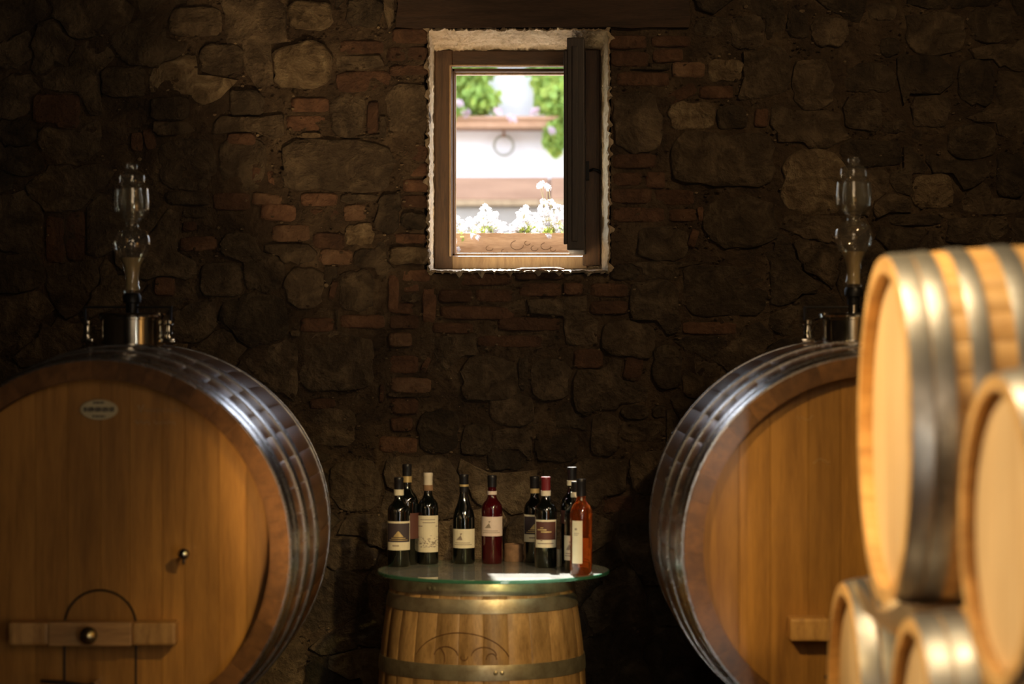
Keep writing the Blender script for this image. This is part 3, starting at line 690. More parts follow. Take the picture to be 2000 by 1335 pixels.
def head_fittings(root, C, base, plate):
    T = Matrix.Translation(-Vector(base)); y = C.y + .055
    S = 7.0/FPX
    def P(dx, dy, yy): return Vector((C.x+dx*S, yy, C.z-dy*S))
    # arched hatch, crossbar, end blocks, knob (pixel offsets from the head centre)
    pts = [(C.x+68*S*math.cos(a), C.z-147*S+68*S*math.sin(a)) for a in [PI*i/20 for i in range(21)]]
    pts += [(C.x-68*S, C.z-300*S), (C.x+68*S, C.z-300*S)]
    hatch = MB(); hatch.prism(pts, 'y', y-.006, y+.002)
    hatch.obj('hatch', M['cask_head'], root, mtx=T, label='arched hatch board let into the head')
    b = MB(); k = 20; rim = [(C.x+70*S*math.cos(PI*i/k), y-.004, C.z-147*S+70*S*math.sin(PI*i/k)) for i in range(k+1)]
    rim = [(rim[0][0], rim[0][1], C.z-300*S)] + rim + [(rim[-1][0], rim[-1][1], C.z-300*S)]
    b.tube(rim, .0035, 6); b.obj('hatch_seam', M['rubber'], root, mtx=T)
    b = MB(); b.box(tuple(P(-92, 180, y-.085)), tuple(P(70, 134, y-.035)), bev=.004); b.obj('crossbar', M['bar_wood'], root, mtx=T)
    for x0, x1 in ((-170, -93), (71, 155)):
        b = MB(); b.box((C.x+x0*S, y-.080, C.z-179*S), (C.x+x1*S, y, C.z-135*S), bev=.008); b.obj('bar_end', M['block_wood'], root, mtx=T)
    kb = MB(); kb.lathe([(.010, 0), (.010, .02), (.024, .024), (.026, .036), (.018, .046), (0, .05)], 20, Matrix.Translation(P(-10, 157, y-.085)) @ Matrix.Rotation(PI/2, 4, 'X'))
    kb.obj('hatch_knob', M['brass'], root, True, T)
    b = MB(); b.tube([P(-105, 246, y-.10), P(-60, 250, y-.10), P(-5, 257, y-.10)], [.006, .008, .006], 10)
    b.lathe([(.012, 0), (.012, .09)], 12, Matrix.Translation(P(-5, 258, y-.008)) @ Matrix.Rotation(PI/2, 4, 'X'))
    b.obj('valve_lever', M['steel'], root, True, T)
    b = MB(); c = P(170, 2, y)
    b.lathe([(.006, 0), (.006, .05), (.014, .053), (.016, .062), (.016, .074), (.010, .08), (0, .082)], 18, Matrix.Translation(c) @ Matrix.Rotation(PI/2, 4, 'X'))
    b.tube([c+Vector((0, -.055, .012)), c+Vector((0, -.055, -.012)), c+Vector((-.004, -.05, -.03))], .005, 8)
    b.obj('sample_tap', M['steel'], root, True, T)
    if plate:
        b = MB(); c = P(-2, -278, y-.004); n = 40
        b.lathe([(1, 0), (1, .004), (.94, .0055), (0, .0055)], n, Matrix.Translation(c) @ Matrix.Rotation(PI/2, 4, 'X') @ Matrix.Diagonal((37*S, 20*S, 1, 1)))
        pl = b.obj('maker_plate', M['plate'], root, mtx=T, label='oval brass coloured maker plate')
        b = MB()
        def bars(x0, x1, z, h, cnt):
            w = (x1-x0)/cnt
            for i in range(cnt):
                xa = x0+i*w
                b.box((c.x+(xa)*S, c.y-.0068, c.z-(z+h)*S), (c.x+(xa+w*.30)*S, c.y-.0050, c.z-z*S))
                q = i % 3
                b.box((c.x+xa*S, c.y-.0068, c.z-(z+h*(.3+.35*q))*S), (c.x+(xa+w*.8)*S, c.y-.0050, c.z-(z+h*(.08+.35*q))*S))
                if q != 1: b.box((c.x+(xa+w*.5)*S, c.y-.0068, c.z-(z+h)*S), (c.x+(xa+w*.8)*S, c.y-.0050, c.z-z*S))
        bars(-30, 30, -5, 9, 13); bars(-11, 11, -16, 4, 8); bars(-13, 13, 11, 4, 9)
        b.obj('plate_lettering', M['ink'], pl)
        # faint chalk writing, two lines
        b = MB()
        def scrawl(x0, x1, z, amp, step):
            pts = []; x = x0; i = 0
            while x < x1:
                pts.append(P(x, z+(amp if i % 2 else -amp)*random.uniform(.3, 1), y-.0015)); x += step*random.uniform(.6, 1.3); i += 1
            b.tube(pts, .0015, 4)
        b.tube([P(74, -287, y-.0015), P(79, -272, y-.0015), P(85, -288, y-.0015)], .002, 4)
        scrawl(88, 158, -276, 5, 4); scrawl(68, 98, -252, 5, 5); scrawl(106, 150, -252, 4, 4)
        b.obj('chalk_writing', M['chalk'], root, mtx=T)
    else:
        b = MB()
        for (x, z) in ((-118, -165), (-150, -252)):
            pts = [P(x+i*4, z+random.uniform(-6, 6)-i*.5, y-.0015) for i in range(9)]; b.tube(pts, .001, 4)
        b.obj('chalk_writing', M['chalk'], root, mtx=T)
head_fittings(left, CL, lbase, True); head_fittings(right, CR, rbase, False)

def top_fittings(root, C, base, px_c, which):
    D = 7.715; s = D/FPX
    X = (px_c-1000)*s; T = Matrix.Translation(-Vector(base)); top = C.z+.604
    def Z(py): return CAMZ-(py-667)*s
    b = MB(); b.lathe([(.099, top-.03), (.099, Z(624)), (.104, Z(623)), (.104, Z(619))], 48, Matrix.Translation((X, D, 0)), cap=False)
    b.lathe([(.094, top-.03), (.094, Z(620))], 48, Matrix.Translation((X, D, 0)), cap=False)
    b.obj('hatch_collar', M['steel'], root, True, T)
    b = MB(); b.lathe([(.0, Z(619)), (.106, Z(619)), (.108, Z(615)), (.104, Z(611)), (.06, Z(609)), (0, Z(608))], 48, Matrix.Translation((X, D, 0)))
    b.obj('hatch_lid', M['steel'], root, True, T)
    b = MB(); b.box((X-.152, D-.012, Z(601)), (X+.128, D+.012, Z(597)), bev=.002)
    for x, zt in ((-.150, 603), (.124, 603)):
        b.box((X+x-.003, D-.012, Z(655)), (X+x+.003, D+.012, Z(599)))
    b.obj('clamp_bridge', M['iron'], root, mtx=T)
    for x in (-.142, .118):
        b = MB(); b.lathe([(.014, 0), (.016, .01), (.012, .02), (.012, .045), (.017, .05), (.017, .06), (0, .064)], 16, Matrix.Translation((X+x, D, Z(662))))
        b.box((X+x-.02, D-.02, Z(668)), (X+x+.02, D+.02, Z(660)), bev=.003)
        b.obj('clamp_knob', M['steel'], root, True, T)
    # the glass bubbler is plugged into the lid: a thing of its own
    name = 'glass_airlock'
    lab = ('tall blown glass airlock with cloudy water standing on the left cask' if which == 'l'
           else 'tall blown glass airlock with cloudy water standing on the right cask')
    al = empty(name, (X, D, Z(609)), lab, 'airlock', 'glass airlocks on the large casks')
    z0 = Z(609)
    off = 0 if which == 'l' else 25         # the right one stands a little higher in the picture
    def z(py): return (Z(py-off*0) - z0)
    b = MB(); b.lathe([(.020, 0), (.021, z(592)), (.029, z(590)), (.030, z(578)), (.024, z(572)), (.017, z(571)), (0, z(571))], 24)
    b.obj('stopper', M['rubber'], al, True)
    def R(w): return w/2*s
    low = [(R(26), 576), (R(33), 570), (R(33), 560), (R(28), 556), (R(28), 545), (R(30), 530), (R(37), 515), (R(52), 502), (R(67), 490), (R(74), 476), (R(72), 462), (R(62), 452), (R(44), 446), (R(27), 443), (R(24), 438), (R(28), 432), (R(46), 428), (R(62), 420), (R(69), 408), (R(70), 392), (R(68), 380), (R(67), 368), (R(65), 367), (R(63), 369), (R(64), 392), (R(60), 412), (R(42), 422), (R(34), 424)]
    b = MB(); b.lathe([(r, z(p)) for r, p in low], 48, cap=False); b.obj('bulb', M['airglass'], al, True)
    inn = [(R(24), 438), (R(34), 424), (R(34), 395), (R(32), 372), (R(31), 368)]
    b = MB(); b.lathe([(r, z(p)) for r, p in inn], 40, cap=False); b.obj('inner_tube', M['airglass'], al, True)
    bell = [(R(46), 412), (R(45), 392), (R(40), 374), (R(37), 366), (R(49), 360), (R(53), 352), (R(51), 342), (R(38), 336), (R(24), 334), (R(20), 330), (R(23), 324), (R(20), 319), (R(9), 317), (0, 317)]
    b = MB(); b.lathe([(r, z(p)) for r, p in bell], 40, cap=False); b.obj('bell_cap', M['airglass'], al, True)
    wat = [(0, 567), (R(26), 566), (R(25), 545), (R(27), 530), (R(34), 515), (R(48), 503), (0, 502.5)]
    b = MB(); b.lathe([(r, z(p)) for r, p in wat], 40, cap=False); b.obj('cloudy_water', M['murky'], al, True, label='cloudy yellowish water in the lower glass')
    cup = [(R(35), 421), (R(58), 412), (R(62), 400), (R(62), 397), (R(35), 397)]
    b = MB(); b.lathe([(r, z(p)) for r, p in cup], 40, cap=False); b.obj('cup_water', M['airglass'], al, True)
    if which == 'r':
        al.location.z += 12*s; al.location.x += .005
        b = MB(); b.lathe([(.021, -12*s), (.021, .004)], 20); b.obj('stopper_sleeve', M['steel'], al, True)
    return al
top_fittings(left, CL, lbase, 258, 'l'); top_fittings(right, CR, rbase, 1664, 'r')

# cradles under the casks
def cradle(C, label):
    r = empty('cask_cradle', (C.x, C.y+.7, 0), label, 'cradle', 'timber cradles under the large casks')
    for y in (-.42, .42):
        t = y+.7; rr = profile(1.43, .556, .604, t)+.007; cz = C.z
        pts = [(-.32, 0), (.32, 0), (.32, cz-math.sqrt(rr*rr-.29**2))]
        for i in range(17):
            x = .29-.58*i/16; pts.append((x, cz-math.sqrt(rr*rr-x*x)))
        pts.append((-.32, cz-math.sqrt(rr*rr-.29**2)))
        b = MB(); b.prism(pts, 'y', y-.05, y+.05); b.obj('saddle', M['rack'], r)
    for x in (-.31, .19):
        b = MB(); b.box((x, -.60, .03), (x+.12, .60, .15), bev=.006); b.obj('runner', M['rack'], r)
cradle(CL, 'timber cradle carrying the left cask'); cradle(CR, 'timber cradle carrying the right cask')

# table barrel
tb = dict(key='table', L=.93, r0=.300, rb=.350, n=26, th=.024, recess=.020, stave='old_stave', hoop='old_hoop', head='old_stave',
          hoops=[(.002, .044), (.055, .10), (.262, .312), (.62, .67), (.83, .875), (.886, .928)], cuts=[-1, -.6, -.25, .1, .45, .75, 1], hth=.0035)
TX, TY, GZ0 = -.100, 8.10, .949
tbase = Vector((TX, TY, 0)); Aup = Matrix.Translation((0, 0, .935)) @ Matrix.Rotation(-PI/2, 4, 'X')
tbl = make_cask('barrel', tbase, Aup, tb, 'weathered oak barrel standing upright under the round glass top', 'barrel', roll=.4)
# burnt brand on the staves facing the room (unreadable rings and strokes)
def on_barrel(a, z):
    r = profile(.93, .300, .350, .935-z)+.0006; return Vector((r*math.sin(a), -r*math.cos(a), z))
b = MB()
def arc(ca, cz, rw, rh, a0, a1, w=.0016, k=18):
    b.tube([on_barrel(ca+rw*math.cos(a0+(a1-a0)*i/k), cz+rh*math.sin(a0+(a1-a0)*i/k)) for i in range(k+1)], w, 4)
arc(-.20, .66, .50, .115, .35, PI-.35); arc(-.34, .700, .12, .03, .1, PI-.1); arc(.03, .700, .12, .03, .1, PI-.1)
arc(-.16, .648, .06, .025, PI, 2*PI); arc(-.16, .665, .03, .01, PI, 2*PI); arc(-.16, .70, .035, .012, PI, 2*PI); arc(.10, .69, .05, .02, 0, PI)
arc(-.45, .69, .10, .04, -.5, 1.2)
b.obj('burnt_brand', M['char'], tbl)
# round glass top
b = MB(); R_ = .388; n = 96
prof = [(0, -.012), (R_-.002, -.012), (R_, -.010), (R_, -.002), (R_-.002, 0), (0, 0)]
b.lathe(prof, n, cap=False)
me = b.me('glass_disc', [M['table_glass'], M['glass_edge']])
for p in me.polygons:
    p.material_index = 1 if p.center.xy.length > R_-.004 else 0
gt = link('glass_disc', me, None, None, 'round clear glass tabletop with greenish edge lying on the upright barrel', 'tabletop')
gt.location = (-.062, TY, GZ0)

# ------------------------------------------------------------------ bottles
def bottle_profile(kind, h, r):
    if kind == 'burgundy':
        return [(0, 0), (r*.92, 0), (r, .006), (r, h*.50), (r*.97, h*.54), (r*.85, h*.60), (r*.66, h*.66), (r*.50, h*.72), (.0150, h*.79), (.0140, h*.97), (.0150, h*.975), (.0150, h*.995), (0, h)]
    if kind == 'slim':
        return [(0, 0), (r*.92, 0), (r, .006), (r, h*.62), (r*.96, h*.67), (r*.80, h*.72), (r*.58, h*.755), (.0150, h*.79), (.0140, h*.97), (.0150, h*.975), (.0150, h*.995), (0, h)]
    return [(0, 0), (r*.93, 0), (r, .005), (r, h*.615), (r*.985, h*.64), (r*.92, h*.67), (r*.76, h*.70), (r*.56, h*.725), (.0155, h*.76), (.0142, h*.80), (.0140, h*.97), (.0150, h*.975), (.0150, h*.995), (0, h)]
def patch(r, z0, z1, a0, a1, mat, name, parent, thick=.0005, label=None, k=14):
    """label curved round the bottle; angles from the camera-facing side, + to the right"""
    vs = []; fs = []
    for i in range(k+1):
        a = a0+(a1-a0)*i/k
        for rr in (r, r+thick):
            for z in (z0, z1): vs.append((rr*math.sin(a), -rr*math.cos(a), z))
    for i in range(k):
        q = i*4; fs += [(q+2, q+6, q+7, q+3), (q, q+1, q+5, q+4), (q+3, q+7, q+5, q+1), (q, q+4, q+6, q+2)]
    fs += [(0, 2, 3, 1), (k*4, k*4+1, k*4+3, k*4+2)]
    return link(name, mesh(name, vs, fs, mat, False), parent, label=label)
def strokes(lab, r, rows, mat):
    """fine printed lines: (z, height, a0, a1) pieces"""
    b = MB()
    for z, hh, a0, a1 in rows:
        k = max(2, int(abs(a1-a0)/.08)); vs = []; fs = []
        for i in range(k+1):
            a = a0+(a1-a0)*i/k
            for zz in (z, z+hh): vs.append((r*math.sin(a), -r*math.cos(a), zz))
        fs = [(2*i, 2*i+2, 2*i+3, 2*i+1) for i in range(k)]
        b.add(vs, fs)
    return link('label_print', b.me('label_print', mat), lab)
def bottle(px, pbase, ptop, wpx, kind, glass, capsule, label, band=None, capbot=None, d=None, lab=None, turn=0.0):
    if d is None: d = (CAMZ-GZ0)*FPX/(pbase-667)+.037
    s = d/FPX; X = (px-1000)*s; h = CAMZ-(ptop-667)*s-GZ0; r = wpx/2*s
    root = empty('wine_bottle', (X, d, GZ0+.0005), label, 'bottle', 'wine bottles on the glass tabletop')
    b = MB(); b.lathe(bottle_profile(kind, h-.001, r), 40, cap=False); b.obj('glass_body', M[glass], root, True)
    zb = GZ0; cb = CAMZ-((capbot or ptop+34)-667)*s-GZ0
    b = MB(); b.lathe([(.0146, cb), (.0158, cb), (.0156, h-.012), (.0163, h-.010), (.0163, h-.002), (.0150, h+.0008), (0, h+.001)], 28, cap=False)
    b.obj('capsule', M[capsule], root, True)
    if band:
        y0, y1, m = band; z1, z0 = CAMZ-(y0-667)*s-GZ0, CAMZ-(y1-667)*s-GZ0
        b = MB(); b.lathe([(.0150, z0), (.0170, z0), (.0170, z1), (.0150, z1)], 28, closed=True); b.obj('neck_band', M[m], root, True)
    if lab:
        y0, y1, hw, m, style = lab; z1, z0 = CAMZ-(y0-667)*s-GZ0, CAMZ-(y1-667)*s-GZ0; H = z1-z0
        rr = r+.0003; a0, a1 = turn-hw, turn+hw
        lb = patch(rr, z0, z1, a0, a1, M[m], 'label', root)
        r2 = rr+.0008
        W = a1-a0
        if style in ('picture', 'wine'):
            patch(r2-.0002, z0+H*.28, z1-H*.07, a0+W*.05, a1-W*.05, M['ink' if style == 'picture' else 'ink_wine'], 'label_panel', lb, .0002)
            if style == 'picture':
                strokes(lb, r2+.0004, [(z0+H*(.46+.018*i), H*.017, turn-W*(.02+.022*(11-i))/1.6, turn+W*(.02+.022*(11-i))/1.6) for i in range(14) if i < 11] + [(z0+H*.40, H*.03, turn-W*.24, turn+W*.24), (z0+H*.34, H*.025, turn-W*.32, turn+W*.32)], M['gold'])
                strokes(lb, r2+.0004, [(z0+H*.13, H*.05, turn-W*.2, turn+W*.02)], M['ink_soft'])
            else:
                strokes(lb, r2+.0004, [(z0+H*.62, H*.045, turn-W*.36, turn+W*.02), (z0+H*.54, H*.05, turn-W*.20, turn+W*.22), (z0+H*.70, H*.03, turn-W*.22, turn-W*.10)], M['gold'])
                strokes(lb, r2+.0004, [(z0+H*.13, H*.035, turn-W*.36, turn+W*.32), (z0+H*.24, H*.06, turn-W*.22, turn-W*.14)], M['ink_soft'])
        if style == 'sketch':
            rows = [(z0+H*.88, H*.018, turn-W*.3, turn+W*.3), (z0+H*.80, H*.022, turn-W*.2, turn+W*.3), (z0+H*.70, H*.025, turn-W*.42, turn-W*.2), (z0+H*.70, H*.02, turn+W*.32, turn+W*.44)]
            for i in range(90):
                q = random.random(); zz = z0+H*(.12+.36*q*(.6+.4*random.random())); a = turn+W*random.uniform(-.46, .42)
                rows.append((zz, H*random.uniform(.01, .025), a, a+W*random.uniform(.02, .09)))
            strokes(lb, r2+.0002, rows, M['ink_soft'])
        if style == 'crest':
            rows = [(z0+H*(.42+.045*i), H*.045, turn-W*(.26-.030*i), turn-W*(.04+.012*i)+.0) for i in range(8)]
            rows += [(z0+H*.26, H*.03, turn-W*.32, turn+W*.22), (z0+H*.17, H*.03, turn-W*.36, turn+W*.30)]
            strokes(lb, r2+.0002, rows, M['ink_soft'])
        if style == 'side':
            strokes(lb, r2+.0002, [(z0+H*.78, H*.05, turn-W*.20, turn+W*.02), (z0+H*.70, H*.012, turn-W*.3, turn+W*.2), (z0+H*.66, H*.012, turn-W*.3, turn+W*.1)], M['ink_soft'])
    return root
bottle(795, 0, 906, 44, 'bordeaux', 'dark_glass', 'capsule_black', 'tall dark bottle with a gold neck band standing behind the leftmost one', (929, 941, 'gold'), 929, d=8.285, lab=(1000, 1050, .6, 'ink_wine', ''), turn=.9)
bottle(779, 1107, 932, 44, 'bordeaux', 'dark_glass', 'capsule_black', 'leftmost dark bottle, its black and cream label showing a pale building', (955, 966, 'paper'), 955, lab=(1016, 1072, 1.35, 'paper', 'picture'))
bottle(836, 1102, 923, 41, 'bordeaux', 'dark_glass', 'capsule_white', 'dark bottle with ivory capsule and tall pale label with a landscape sketch', (946, 957, 'cork'), 956, lab=(1005, 1076, 1.25, 'paper', 'sketch'))
bottle(906, 1101, 926, 43, 'burgundy', 'dark_glass', 'capsule_black', 'slope-shouldered dark bottle with a square cream label, third from the left in the front', (945, 949, 'gold'), 960, lab=(1031, 1068, 1.3, 'paper', 'crest'))
bottle(961, 1101, 928, 41, 'bordeaux', 'red_glass', 'capsule_black', 'red rose-wine bottle with a square pinkish label and narrow black strip', (958, 965, 'paper_pink'), 950, lab=(1007, 1045, 1.3, 'paper_pink', 'crest'))
bottle(1044, 1102, 930, 42, 'bordeaux', 'dark_glass', 'capsule_black', 'dark bottle with cream-edged dark label, half hidden behind the one with a red capsule', (953, 962, 'gold'), 953, d=8.36, lab=(1003, 1056, 1.3, 'paper', 'picture'))
bottle(1066, 1106, 931, 43, 'bordeaux', 'dark_glass', 'capsule_red', 'dark bottle with a red capsule and a brown and cream label', (957, 967, 'capsule_white'), 957, d=8.17, lab=(1013, 1067, 1.15, 'paper', 'wine'))
bottle(1117, 1104, 912, 46, 'bordeaux', 'dark_glass', 'capsule_black', 'tallest dark bottle at the right with sunlit capsule top', (937, 947, 'paper'), 937, d=8.20, lab=(995, 1020, 1.2, 'ink_wine', ''))
bottle(1125, 0, 940, 45, 'bordeaux', 'dark_glass', 'capsule_black', 'dark bottle mostly hidden behind the amber one, pale label at its left', (960, 970, 'paper'), 960, d=8.07, lab=(1044, 1092, 1.2, 'paper', 'crest'), turn=-.35)
bottle(1135, 1123, 935, 43, 'slim', 'amber', 'capsule_black', 'amber bottle of rose wine with a narrow white label, standing nearest the front', None, 968, lab=(1015, 1098, .50, 'paper', 'side'), turn=-.42)
b = MB(); b.lathe([(0, 0), (.0335, 0), (.034, .004), (.033, .058), (.030, .060), (.029, .054), (0, .054)], 28, cap=False)
o = b.obj('small_tumbler', M['cork'], None, True, label='small brown tumbler at the back between the rose and dark bottles', cat='tumbler'); o.location = (.005, 8.40, GZ0+.0005)
b = MB(); b.lathe([(0, 0), (.0065, 0), (.0072, .002), (.0072, .056), (.0065, .058), (0, .058)], 18, cap=False)
o = b.obj('pale_stick', M['paper'], None, True, label='thin pale stick standing right of the red-capsule bottle', cat='stick'); o.location = ((1090-1000)*8.20/FPX, 8.20, GZ0+.0005)  # plain thin pale stick

# ------------------------------------------------------------------ stacked barrels at the right
ton = dict(key='ton', L=1.05, r0=.381, rb=.411, n=34, th=.034, recess=.030, stave='new_stave', hoop='steel_hoop', head='new_head', hth=.004, headroll=PI/2*0,
           hoops=[(.003, .048), (.051, .094), (.128, .170), (.222, .268), (.78, .826), (.88, .922), (.955, 1.0), (1.003, 1.047)],
           cuts=[-1, -.72, -.40, -.1, .2, .48, .75, 1])
brq = dict(key='brq', L=.95, r0=.285, rb=.340, n=30, th=.026, recess=.026, stave='new_stave', hoop='steel_hoop', head='new_head', hth=.0035,
           hoops=[(.003, .05), (.054, .098), (.14, .18), (.26, .30), (.65, .69), (.77, .81), (.852, .896), (.90, .947)],
           cuts=[-1, -.66, -.34, 0, .3, .65, 1])
def lying(x, y, z, spec, label, yaw=0.0, roll=0.0):
    base = Vector((x+spec['L']/2, y, z-spec['rb'])); A = Matrix.Translation(Vector((x, y, z))-base) @ Matrix.Rotation(-PI/2+yaw, 4, 'Z')
    return make_cask('barrel', base, A, spec, label, 'barrel', 'pale oak barrels stacked on their sides', roll)
YA, YB_, YC, YD, YE = 5.30, 4.42, 5.70, 4.93, 3.95
lying(.812, YA, 1.515, ton, 'big pale oak barrel on top of the stack with wide zinc hoops', roll=.2)
lying(.882, YB_, CAMZ-(1037-667)*YB_/FPX, brq, 'pale barrel of the upper row at the right edge, in front of the big one', yaw=math.radians(2.5))
lying(.780, YC, .855, brq, 'leftmost barrel of the lower row, below the big pale one', roll=.4)
lying(.812, YD, .860, brq, 'lower row barrel with a bright zinc hoop, right of the leftmost lower one', roll=.1)
lying(.84, YE-.02, .860, brq, 'lower row barrel nearest the camera, below the frame edge', roll=.7)
# chock between the big barrel and the lower row
cy = 5.12; s = cy/FPX
pts = [(1668, 1136), (1684, 1150), (1700, 1172), (1712, 1188), (1726, 1190), (1738, 1184), (1752, 1172), (1784, 1188), (1782, 1206), (1778, 1226), (1752, 1240), (1720, 1222), (1690, 1196), (1672, 1160)]
b = MB(); b.prism([((x-1000)*s, CAMZ-(y-667)*s) for x, y in pts], 'y', cy-.03, cy+.05)
chk = b.obj('wooden_chock', M['chock'], label='pale wooden chock wedged under the big top barrel', cat='chock')
b = MB(); b.box((.80, 5.10, CAMZ-(1194-667)*s), (1.45, 5.16, CAMZ-(1180-667)*s), bev=.004)
b.obj('wooden_batten', M['rack'], label='thin wooden batten running sideways beneath the big top barrel', cat='batten')
# rack carrying the lower row
rk = empty('barrel_rack', (1.25, 4.95, 0), 'low timber rack carrying the lower row of barrels', 'rack')
for x in (-.26, .26):
    b = MB(); b.box((x-.05, -1.25, .42), (x+.05, 1.25, .515), bev=.006); b.obj('rail', M['rack'], rk)
    for y in (-1.15, 0, 1.15):
        b = MB(); b.box((x-.045, y-.045, 0), (x+.045, y+.045, .42), bev=.005); b.obj('post', M['rack'], rk)

# ------------------------------------------------------------------ outside: window box, courtyard
GZO = 1.90
b = MB(); b.box((-6, 9.22, GZO-.2), (6, 20, GZO)); b.obj('courtyard_ground', M['gravel'], kind='structure')
OD = 14.0; os_ = OD/FPX
def ox(px): return (px-1000)*os_
def oz(py): return CAMZ-(py-667)*os_
b = MB(); b.box((-5, OD, GZO), (5, OD+.3, 4.5)); b.obj('courtyard_wall', M['white_wall'], kind='structure')
b = MB(); b.box((-5, OD-.10, GZO), (5, OD, oz(404)), bev=.01); b.obj('plinth', M['stone_base'], kind='structure')
bd = empty('ledge', (0, OD-.004, oz(392)), 'brown board ledge along the white courtyard wall', 'ledge')
for x0, x1 in ((-2.6, -1.0), (-.99, .21), (.22, 1.4), (1.41, 2.6)):
    b = MB(); b.box((x0, -.12, 0), (x1, 0, oz(348)-oz(392)), bev=.008); b.obj('board', M['brown_band'], bd)
b = MB(); b.box((-2.6, -.13, oz(404)-oz(392)), (2.6, 0, 0), bev=.006); b.obj('ledge_foot', M['rack'], bd)
tr = empty('flower_trough', (ox(965), OD-.12, oz(256)), 'long terracotta flower trough fixed high on the white courtyard wall', 'trough')
b = MB(); b.box((-1.6, -.10, 0), (1.6, .115, .055), bev=.012); b.obj('trough_body', M['terracotta'], tr)
b = MB(); b.box((-1.62, -.115, .045), (1.62, .115, .068), bev=.008); b.obj('trough_rim', M['terracotta'], tr)
rg = empty('iron_ring', (ox(984), OD-.05, oz(285)), 'round iron ring hanging below the flower trough on the white wall', 'ring')
b = MB(); b.tube([(.056*math.cos(2*PI*i/32), 0, .056*math.sin(2*PI*i/32)) for i in range(33)], .008, 8, cap=False); b.obj('ring', M['ring_iron'], rg)
b = MB(); b.tube([(0, .05, .10), (0, -.02, .095), (0, -.02, .05)], .014, 8); b.obj('staple', M['terracotta'], rg)

def leaf_cloud(name, parent, boxes, n, size, mats, seed, flat=.5):
    rr = random.Random(seed); b = MB()
    for _ in range(n):
        x0, x1, y0, y1, z0, z1 = rr.choice(boxes)
        d = Vector((rr.gauss(0, 1), rr.gauss(0, 1), rr.gauss(0, 1))).normalized()*rr.uniform(.35, 1.0)
        c = Vector(((x0+x1)/2+d.x*(x1-x0)*.56, (y0+y1)/2+d.y*(y1-y0)*.5, (z0+z1)/2+d.z*(z1-z0)*.56))
        nrm = Vector((rr.uniform(-1, 1), rr.uniform(-1.2, .6), rr.uniform(-.3, 1))).normalized()
        Q = nrm.to_track_quat('Z', 'Y').to_matrix().to_4x4(); s = size*rr.uniform(.6, 1.3); k = 7
        vs = [Matrix.Translation(c) @ Q @ Vector((0, 0, -.12*s))]
        for i in range(k): a = 2*PI*i/k; vs.append(Matrix.Translation(c) @ Q @ Vector((s*math.cos(a)*(1 if i else .7), s*math.sin(a), .1*s*(i % 2))))
        b.add(vs, [(0, 1+i, 1+(i+1) % k) for i in range(k)], rr.choice([0, 0, 1]))
    return link(name, b.me(name, mats), parent, kind='stuff')
def flower_head(size, seed, k=7):
    rr = random.Random(seed); b = MB()
    for q in range(k):
        c = Vector((rr.uniform(-1, 1), rr.uniform(-1, 1), rr.uniform(-.6, .8)))*size*.6
        nrm = (c.normalized()+Vector((0, -.4, .3))).normalized(); Q = nrm.to_track_quat('Z', 'Y').to_matrix().to_4x4()
        for p in range(5):
            a = 2*PI*p/5+rr.random(); w = .42
            pts = [Vector((0, 0, 0)), Vector((math.cos(a-w), math.sin(a-w), .25))*size*.42, Vector((math.cos(a), math.sin(a), .15))*size*.6, Vector((math.cos(a+w), math.sin(a+w), .25))*size*.42]
            b.add([Matrix.Translation(c) @ Q @ v for v in pts], [(0, 1, 2, 3)])
    return b
gl = empty('hanging_plant', (ox(880), OD-.12, oz(236)), 'leafy green plant with pink blooms in the trough, left of the gap', 'plant', 'plants in the high trough')
leaf_cloud('foliage', gl, [(-.9, -.02, -.15, .10, .02, .40), (-.3, .06, -.15, .10, .02, .30), (-.06, .22, -.15, .10, .14, .42), (-.10, .10, -.15, .10, .16, .46), (-.05, .14, -.14, .06, -.02, .16), (.02, .28, -.15, .08, .02, .20), (.0, .27, -.15, .08, .18, .44), (-.5, .25, -.15, .05, .0, .16), (-.6, .09, -.16, .0, -.06, .1), (-.2, .24, -.1, .05, .2, .50)], 3400, .026, [M['leaf'], M['leaf2']], 3)
gr = empty('hanging_plant', (ox(1090), OD-.12, oz(236)), 'leafy green plant trailing over the trough, right of the gap', 'plant', 'plants in the high trough')
leaf_cloud('foliage', gr, [(.1, .8, -.15, .10, .02, .42), (-.17, .12, -.15, .10, .14, .46), (-.13, .10, -.15, .10, .02, .24), (-.07, .2, -.16, .02, -.10, .12), (-.08, .04, -.14, -.06, -.20, -.02), (-.04, .3, -.16, .0, -.08, .12), (.0, .5, -.15, -.05, -.14, 0), (-.20, .1, -.12, .05, .25, .50)], 3400, .026, [M['leaf'], M['leaf2']], 4)
ph = flower_head(.032, 2, 12).me('flower_head', M['petal_pink'])
for root, lst in ((gl, ((898, 212), (912, 230), (972, 226))), (gr, ((1045, 226), (1074, 264), (998, 240)))):
    for px, py in lst:
        p = Vector((ox(px), OD-.30, oz(py)))-Vector(root.location)
        link('flower_head', ph, root, Matrix.Translation(p) @ Matrix.Rotation(px, 4, 'Z'), label='pink bloom')

